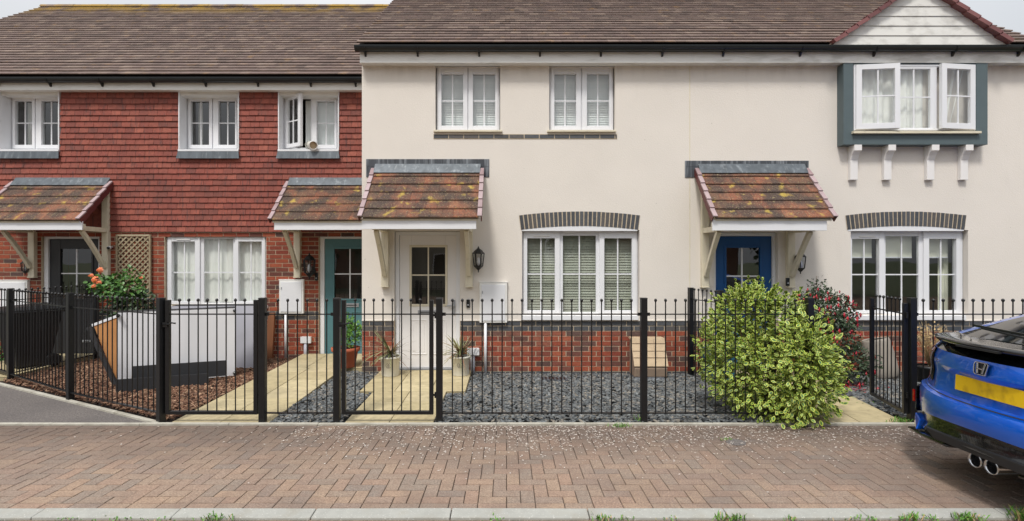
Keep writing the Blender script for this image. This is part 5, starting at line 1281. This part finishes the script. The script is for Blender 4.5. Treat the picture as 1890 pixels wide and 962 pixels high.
    for k in range(N_+1):
        y = -.74+1.48*k/N_; f = abs(y)/.74; xr = .02+.31*f**2.1; zt = 1.106-.02*f**2
        dr = .0 if f < .93 else .05
        V += [w2(xr, y, zt-.028), w2(xr-.006, y, zt-.008), w2(xr+.02, y, zt), w2(xr+.20, y, zt+.012), w2(xr+.20, y, zt-.012), w2(xr+.06, y, zt-.035-dr)]
    Fc = [(6*k+a, 6*(k+1)+a, 6*(k+1)+(a+1) % 6, 6*k+(a+1) % 6) for k in range(N_) for a in range(6)]+[(0, 1, 2, 3, 4, 5)[::-1], tuple(6*N_+a for a in range(6))]
    m.add(V, Fc, 'car_black', True); spo = m.build('spoiler', t)
    m = MB(); m.box(*[q for q in (O.x+.002, O.x+.03)], O.y-.16, O.y+.16, 1.070, 1.084, 'car_trim'); m.build('brake_light', spo)
    # end plates joining spoiler to the wings
    for s in (-1, 1):
        m = MB(); m.hexa([w2(.34, s*.70, .985), w2(.50, s*.76, 1.03), w2(.50, s*.73, 1.03), w2(.32, s*.66, .985), w2(.34, s*.70, 1.06), w2(.50, s*.745, 1.07), w2(.50, s*.70, 1.07), w2(.32, s*.66, 1.06)], 'car_blue'); m.build('spoiler_mount', spo, bevel=.01)
    # tail lamps: C-shaped clear/black lamps on the corners, red strip
    def rearx(y, z, cd=.28, hw=.885): 
        for a, b in zip(LV[:-1], LV[1:]):
            if a[0] <= z <= b[0]:
                u = (z-a[0])/(b[0]-a[0]); return (a[1]+(b[1]-a[1])*u)+(a[3]+(b[3]-a[3])*u)*((abs(y)/(a[2]+(b[2]-a[2])*u))**2.3)
        return .1
    for s in (-1, 1):
        def strip(ya, yb, za, zb_, mat, off, nm, par, ny=8, shp=None):
            m = MB(); V = []; nz = 6
            for j in range(nz+1):
                z = za+(zb_-za)*j/nz; sh = shp(j/nz) if shp else 0
                for i in range(ny+1):
                    y = ya+(yb-ya)*i/ny+sh; V.append(w2(rearx(y, z)-off, s*y, z))
            m.add(V, [(j*(ny+1)+i, j*(ny+1)+i+1, (j+1)*(ny+1)+i+1, (j+1)*(ny+1)+i) for j in range(nz) for i in range(ny)], mat, True); return m.build(nm, par)
        lamp = strip(.62, .868, .72, .985, 'car_black', .008, 'tail_lamp', t, shp=lambda u: -.03*u)
        strip(.675, .725, .75, .965, 'lamp_clear', .014, 'light_bar', lamp, 2, shp=lambda u: -.05*u)
        strip(.80, .845, .80, .93, 'lamp_red', .012, 'reversing_lamp', lamp, 4, shp=lambda u: -.03*u)
        strip(.60, .84, .955, .988, 'lamp_red', .016, 'brake_lamp', lamp, 5)
        # side vent in bumper with reflector
        vent = strip(.82, .89, .44, .63, 'car_black', .008, 'bumper_vent', t, shp=lambda u: .0)
        m = MB(); z0, z1 = .48, .58; y = .885; xx = .262; m.box(O.x+xx, O.x+xx+.01, O.y+s*y-.008, O.y+s*y+.008, z0, z1, 'lamp_red'); m.build('reflector', vent)
        # blue aero tab on the lower bumper corner
        m = MB(); m.hexa([w2(.12, s*.68, .30), w2(.24, s*.85, .29), w2(.32, s*.86, .29), w2(.20, s*.68, .30), w2(.17, s*.70, .375), w2(.27, s*.875, .385), w2(.33, s*.875, .385), w2(.24, s*.70, .375)], 'car_blue'); m.build('bumper_fin', t, bevel=.008)
        # lower black lip sweeping round the corner
        m = MB(); V = []; k2 = 14
        for k in range(k2+1):
            f = .30+.70*k/k2; y = f*.90; x = .02+.21*(f**2.4); zz = .315-.065*f**2
            V += [w2(x, s*y, zz-.01), w2(x+.14, s*y, zz-.02), w2(x+.14, s*y, zz+.01), w2(x+.0, s*y, zz+.006)]
        m.add(V, [(4*k+a, 4*(k+1)+a, 4*(k+1)+(a+1) % 4, 4*k+(a+1) % 4) for k in range(k2) for a in range(4)]+[(0, 1, 2, 3), tuple(4*k2+a for a in range(4))], 'car_black', True); m.build('bumper_lip', t)
    # diffuser with fins
    m = MB(); m.prism([(-.46, .40), (.46, .40), (.36, .335), (-.36, .335)], 'x', 0, .03, 'car_trim'); m.v = [(O.x+.005+v[0], O.y+v[1], v[2]) for v in m.v]
    m.build('diffuser', t, bevel=.006)
    for y in (-.062, .062):
        m = MB(); V = []; nn = 26
        for (r_, x) in ((.043, .30), (.045, .065), (.050, .045), (.053, .058), (.051, .30)):
            for k in range(nn): V.append(w2(x, y+r_*math.cos(2*math.pi*k/nn), .285+r_*math.sin(2*math.pi*k/nn)))
        m.add(V, [(i*nn+k, i*nn+(k+1) % nn, (i+1)*nn+(k+1) % nn, (i+1)*nn+k) for i in range(4) for k in range(nn)], 'chrome', True)
        ex = m.build('exhaust_pipe', t); m = MB(); m.add([w2(.13, y+.0435*math.cos(2*math.pi*k/nn), .285+.0435*math.sin(2*math.pi*k/nn)) for k in range(nn)], [tuple(range(nn))], 'exhaust_dark'); m.build('exhaust_bore', ex)
        # shut line round the tailgate and a flared dark end to the bumper
        seam = strip(.55, .556, .69, .93, 'car_trim', .003, 'panel_gap', t, 1, shp=lambda u: .10*u)
        m = MB(); m.hexa([w2(.26, s*.855, .40), w2(.30, s*.92, .40), w2(.42, s*.93, .40), w2(.40, s*.86, .40), w2(.275, s*.865, .62), w2(.32, s*.91, .62), w2(.42, s*.915, .62), w2(.40, s*.86, .62)], 'car_black'); m.build('bumper_side_vent', t, bevel=.012)
    m = MB(); V = []
    for k in range(31):
        y = -.84+1.68*k/30; x = rearx(y, .668)-.003; V += [w2(x, y, .666), w2(x+.006, y, .6715)]
    m.add(V, [(2*k, 2*k+2, 2*k+3, 2*k+1) for k in range(30)], 'car_trim', True); m.build('bumper_gap', t)
    # plate
    px0 = .095; m = MB(); m.hexa([w2(px0-.014, -.26, .735), w2(px0-.014, .26, .735), w2(px0-.006, .26, .735), w2(px0-.006, -.26, .735), w2(px0-.008, -.26, .846), w2(px0-.008, .26, .846), w2(px0, .26, .846), w2(px0, -.26, .846)], 'plate_yellow'); m.build('number_plate', t, bevel=.002)
    # badge: chrome rounded frame with the slanting upright bars and cross bar
    bz = .940; m = MB()
    def bp(u, v): return w2(.030+.02*max(0, v/.05), -u, bz+v)
    def seg(a, b, wd): m.beam(bp(*a), bp(*b), wd, .010, 'chrome', up=(1, 0, 0))
    fr_ = []
    for (cu, cv, a0) in ((.038, .026, 0), (-.038, .026, 90), (-.030, -.028, 180), (.030, -.028, 270)):
        for k in range(5): a = R(a0+22.5*k); fr_.append((cu+.014*math.cos(a), cv+.014*math.sin(a)))
    for a, b in zip(fr_, fr_[1:]+fr_[:1]): seg(a, b, .006)
    seg((.029, .034), (.018, -.034), .013); seg((-.029, .034), (-.018, -.034), .013); seg((-.022, -.002), (.022, -.002), .010)
    badge = m.build('badge', t, bevel=.0015)
    m = MB(); pts = [bp(u*.93, v*.93) for u, v in fr_]; m.add([(p[0]+.008, p[1], p[2]) for p in pts], [tuple(range(len(pts)))], 'car_trim'); m.build('badge_back', badge)
    # model lettering on the tailgate
    cu = bpy.data.curves.new('lettering', 'FONT'); cu.body = 'CIVIC'; cu.size = .042; cu.extrude = .0012; cu.align_x = 'CENTER'; cu.space_character = 1.25
    to = bpy.data.objects.new('lettering_tmp', cu); sc.collection.objects.link(to); bpy.context.view_layer.update(); me = bpy.data.meshes.new_from_object(to.evaluated_get(bpy.context.evaluated_depsgraph_get())); bpy.data.objects.remove(to)
    me.materials.clear(); me.materials.append(MATS['chrome']); lo = bpy.data.objects.new('lettering', me); sc.collection.objects.link(lo); lo.parent = t
    yl = .50; lo.location = (rearx(yl, .905)-.008, yl, .892); lo.rotation_euler = (R(88), 0, R(-90)+R(-26))
    # wiper
    m = MB(); m.beam(w2(.36, -.02, 1.145), w2(.43, .42, 1.165), .014, .012, 'car_trim'); m.beam(w2(.40, .05, 1.165), w2(.44, .50, 1.178), .008, .018, 'black_plastic'); m.lathe([(.028, 0), (.024, .03), (.01, .035)], w2(.34, -.02, 1.115), 'car_trim', 12); m.build('wiper', t)
    # wheels
    for wx in (.92, 3.62):
        for s in (-1, 1):
            c = w2(wx, s*.80, .32); m = MB(); m.lathe([(.21, -.10), (.30, -.105), (.318, -.085), (.32, 0), (.318, .085), (.30, .105), (.21, .10)], (0, 0, 0), 'tyre', 40, True, caps=False); m.v = [(c[0]+v[0], c[1]+v[2], c[2]+v[1]) for v in m.v]; wl = m.build('wheel', t)
            m = MB(); m.lathe([(.212, .09), (.20, .07), (.18, .04), (.03, .05), (.001, .06)], (0, 0, 0), 'car_trim', 32, True, caps=False)
            for k in range(5):
                a = 2*math.pi*k/5
                for da in (-.13, .13): m.beam((.03*math.cos(a), .03*math.sin(a), .075), (.205*math.cos(a+da), .205*math.sin(a+da), .085), .026, .022, 'steel', up=(0, 0, 1))
            m.v = [(c[0]+v[0], c[1]+s*v[2], c[2]+v[1]) for v in m.v]; m.build('rim', wl)
    for s in (-1, 1):
        m = MB(); m.hexa([w2(2.45, s*.86, .98), w2(2.62, s*.86, .98), w2(2.62, s*1.02, .98), w2(2.45, s*1.02, .98), w2(2.47, s*.88, 1.11), w2(2.60, s*.88, 1.09), w2(2.60, s*1.01, 1.08), w2(2.47, s*1.01, 1.11)], 'car_blue'); m.build('mirror', t, bevel=.02)
        m = MB(); m.hexa([w2(4.22, s*.45, .66), w2(3.98, s*.86, .70), w2(3.9, s*.80, .70), w2(4.1, s*.45, .66), w2(4.20, s*.45, .76), w2(3.95, s*.87, .80), w2(3.85, s*.80, .80), w2(4.05, s*.45, .76)], 'lamp_clear'); m.build('headlight', t, bevel=.01)
        for hx in (1.55, 2.45): m = MB(); m.box(O.x+hx, O.x+hx+.2, O.y+s*.905-.01, O.y+s*.905+.012, .86, .885, 'car_blue'); m.build('door_handle', t, bevel=.005)
build_car()

# ================================================================= ACROSS THE STREET (only mirrored in the glass)
for (cx_, lab, wm) in ((-13, 'brick house with a dark gable across the street, mirrored in the left upstairs panes', 'far_brick'), (-2, 'rendered house with a dark gable across the street', 'far_render'), (9, 'brick house with dark roof across the street on the right', 'far_brick')):
    t = thing('opposite_house', lab, 'house', (cx_, -14, 0)); m = MB(); hw = 4.2; y0, y1 = -14, -22
    m.box(cx_-hw, cx_+hw, y1, y0, -.02, 5.2, wm); m.prism([(cx_-hw, 5.2), (cx_+hw, 5.2), (cx_, 8.6)], 'y', y1, y0, wm); m.build('wall', t)
    m = MB()
    for s in (-1, 1): m.hexa([(cx_+s*(hw+.4), y1-.3, 4.9), (cx_+s*(hw+.4), y0+.3, 4.9), (cx_, y0+.3, 8.68), (cx_, y1-.3, 8.68), (cx_+s*(hw+.4), y1-.3, 5.05), (cx_+s*(hw+.4), y0+.3, 5.05), (cx_, y0+.3, 8.85), (cx_, y1-.3, 8.85)], 'far_roof')
    m.build('roof', t)
    for wx in (-2.2, 1.2):
        for wz in (.9, 3.4):
            m = MB(); m.ring((cx_+wx, cx_+wx+1.3, wz, wz+1.25), (cx_+wx+.07, cx_+wx+1.23, wz+.07, wz+1.18), y0, y0+.05, 'white'); m.poly([(cx_+wx+.07, y0+.02, wz+.07), (cx_+wx+.07, y0+.02, wz+1.18), (cx_+wx+1.23, y0+.02, wz+1.18), (cx_+wx+1.23, y0+.02, wz+.07)], 'car_glass'); m.build('window', t)
g = np.random.default_rng(77)
for (tx, ty, h) in ((-7.5, -12, 6.5), (3.6, -11.5, 7.2), (15.5, -12.5, 7)):
    t = thing('street_tree', {-7.5: 'leafy tree across the street between the first two houses', 3.6: 'tallest leafy tree across the street', 15.5: 'leafy tree at the far right across the street'}[tx], 'tree', (tx, ty, 0)); m = MB(); m.tube([(tx, ty, 0), (tx+.1, ty, 1.5), (tx, ty, h*.6)], .17, 'stem', 10, .5)
    for k in range(7): a = k*.9; m.tube([(tx, ty, 1.6+.35*k), (tx+1.3*math.cos(a), ty+1.3*math.sin(a), 2.6+.4*k)], .05, 'stem', 6, .3)
    m.build('trunk', t); m = MB(); P, D = shell(2600, (tx, ty, h*.62), (2.2, 2.0, h*.36), .3, seed=int(tx*10)+500, lump=.35); leaves(m, plain_leaf(1.6), ['leaf_dark'], P, D, (.22, .4), g, .2, .9, .6); m.build('crown', t)
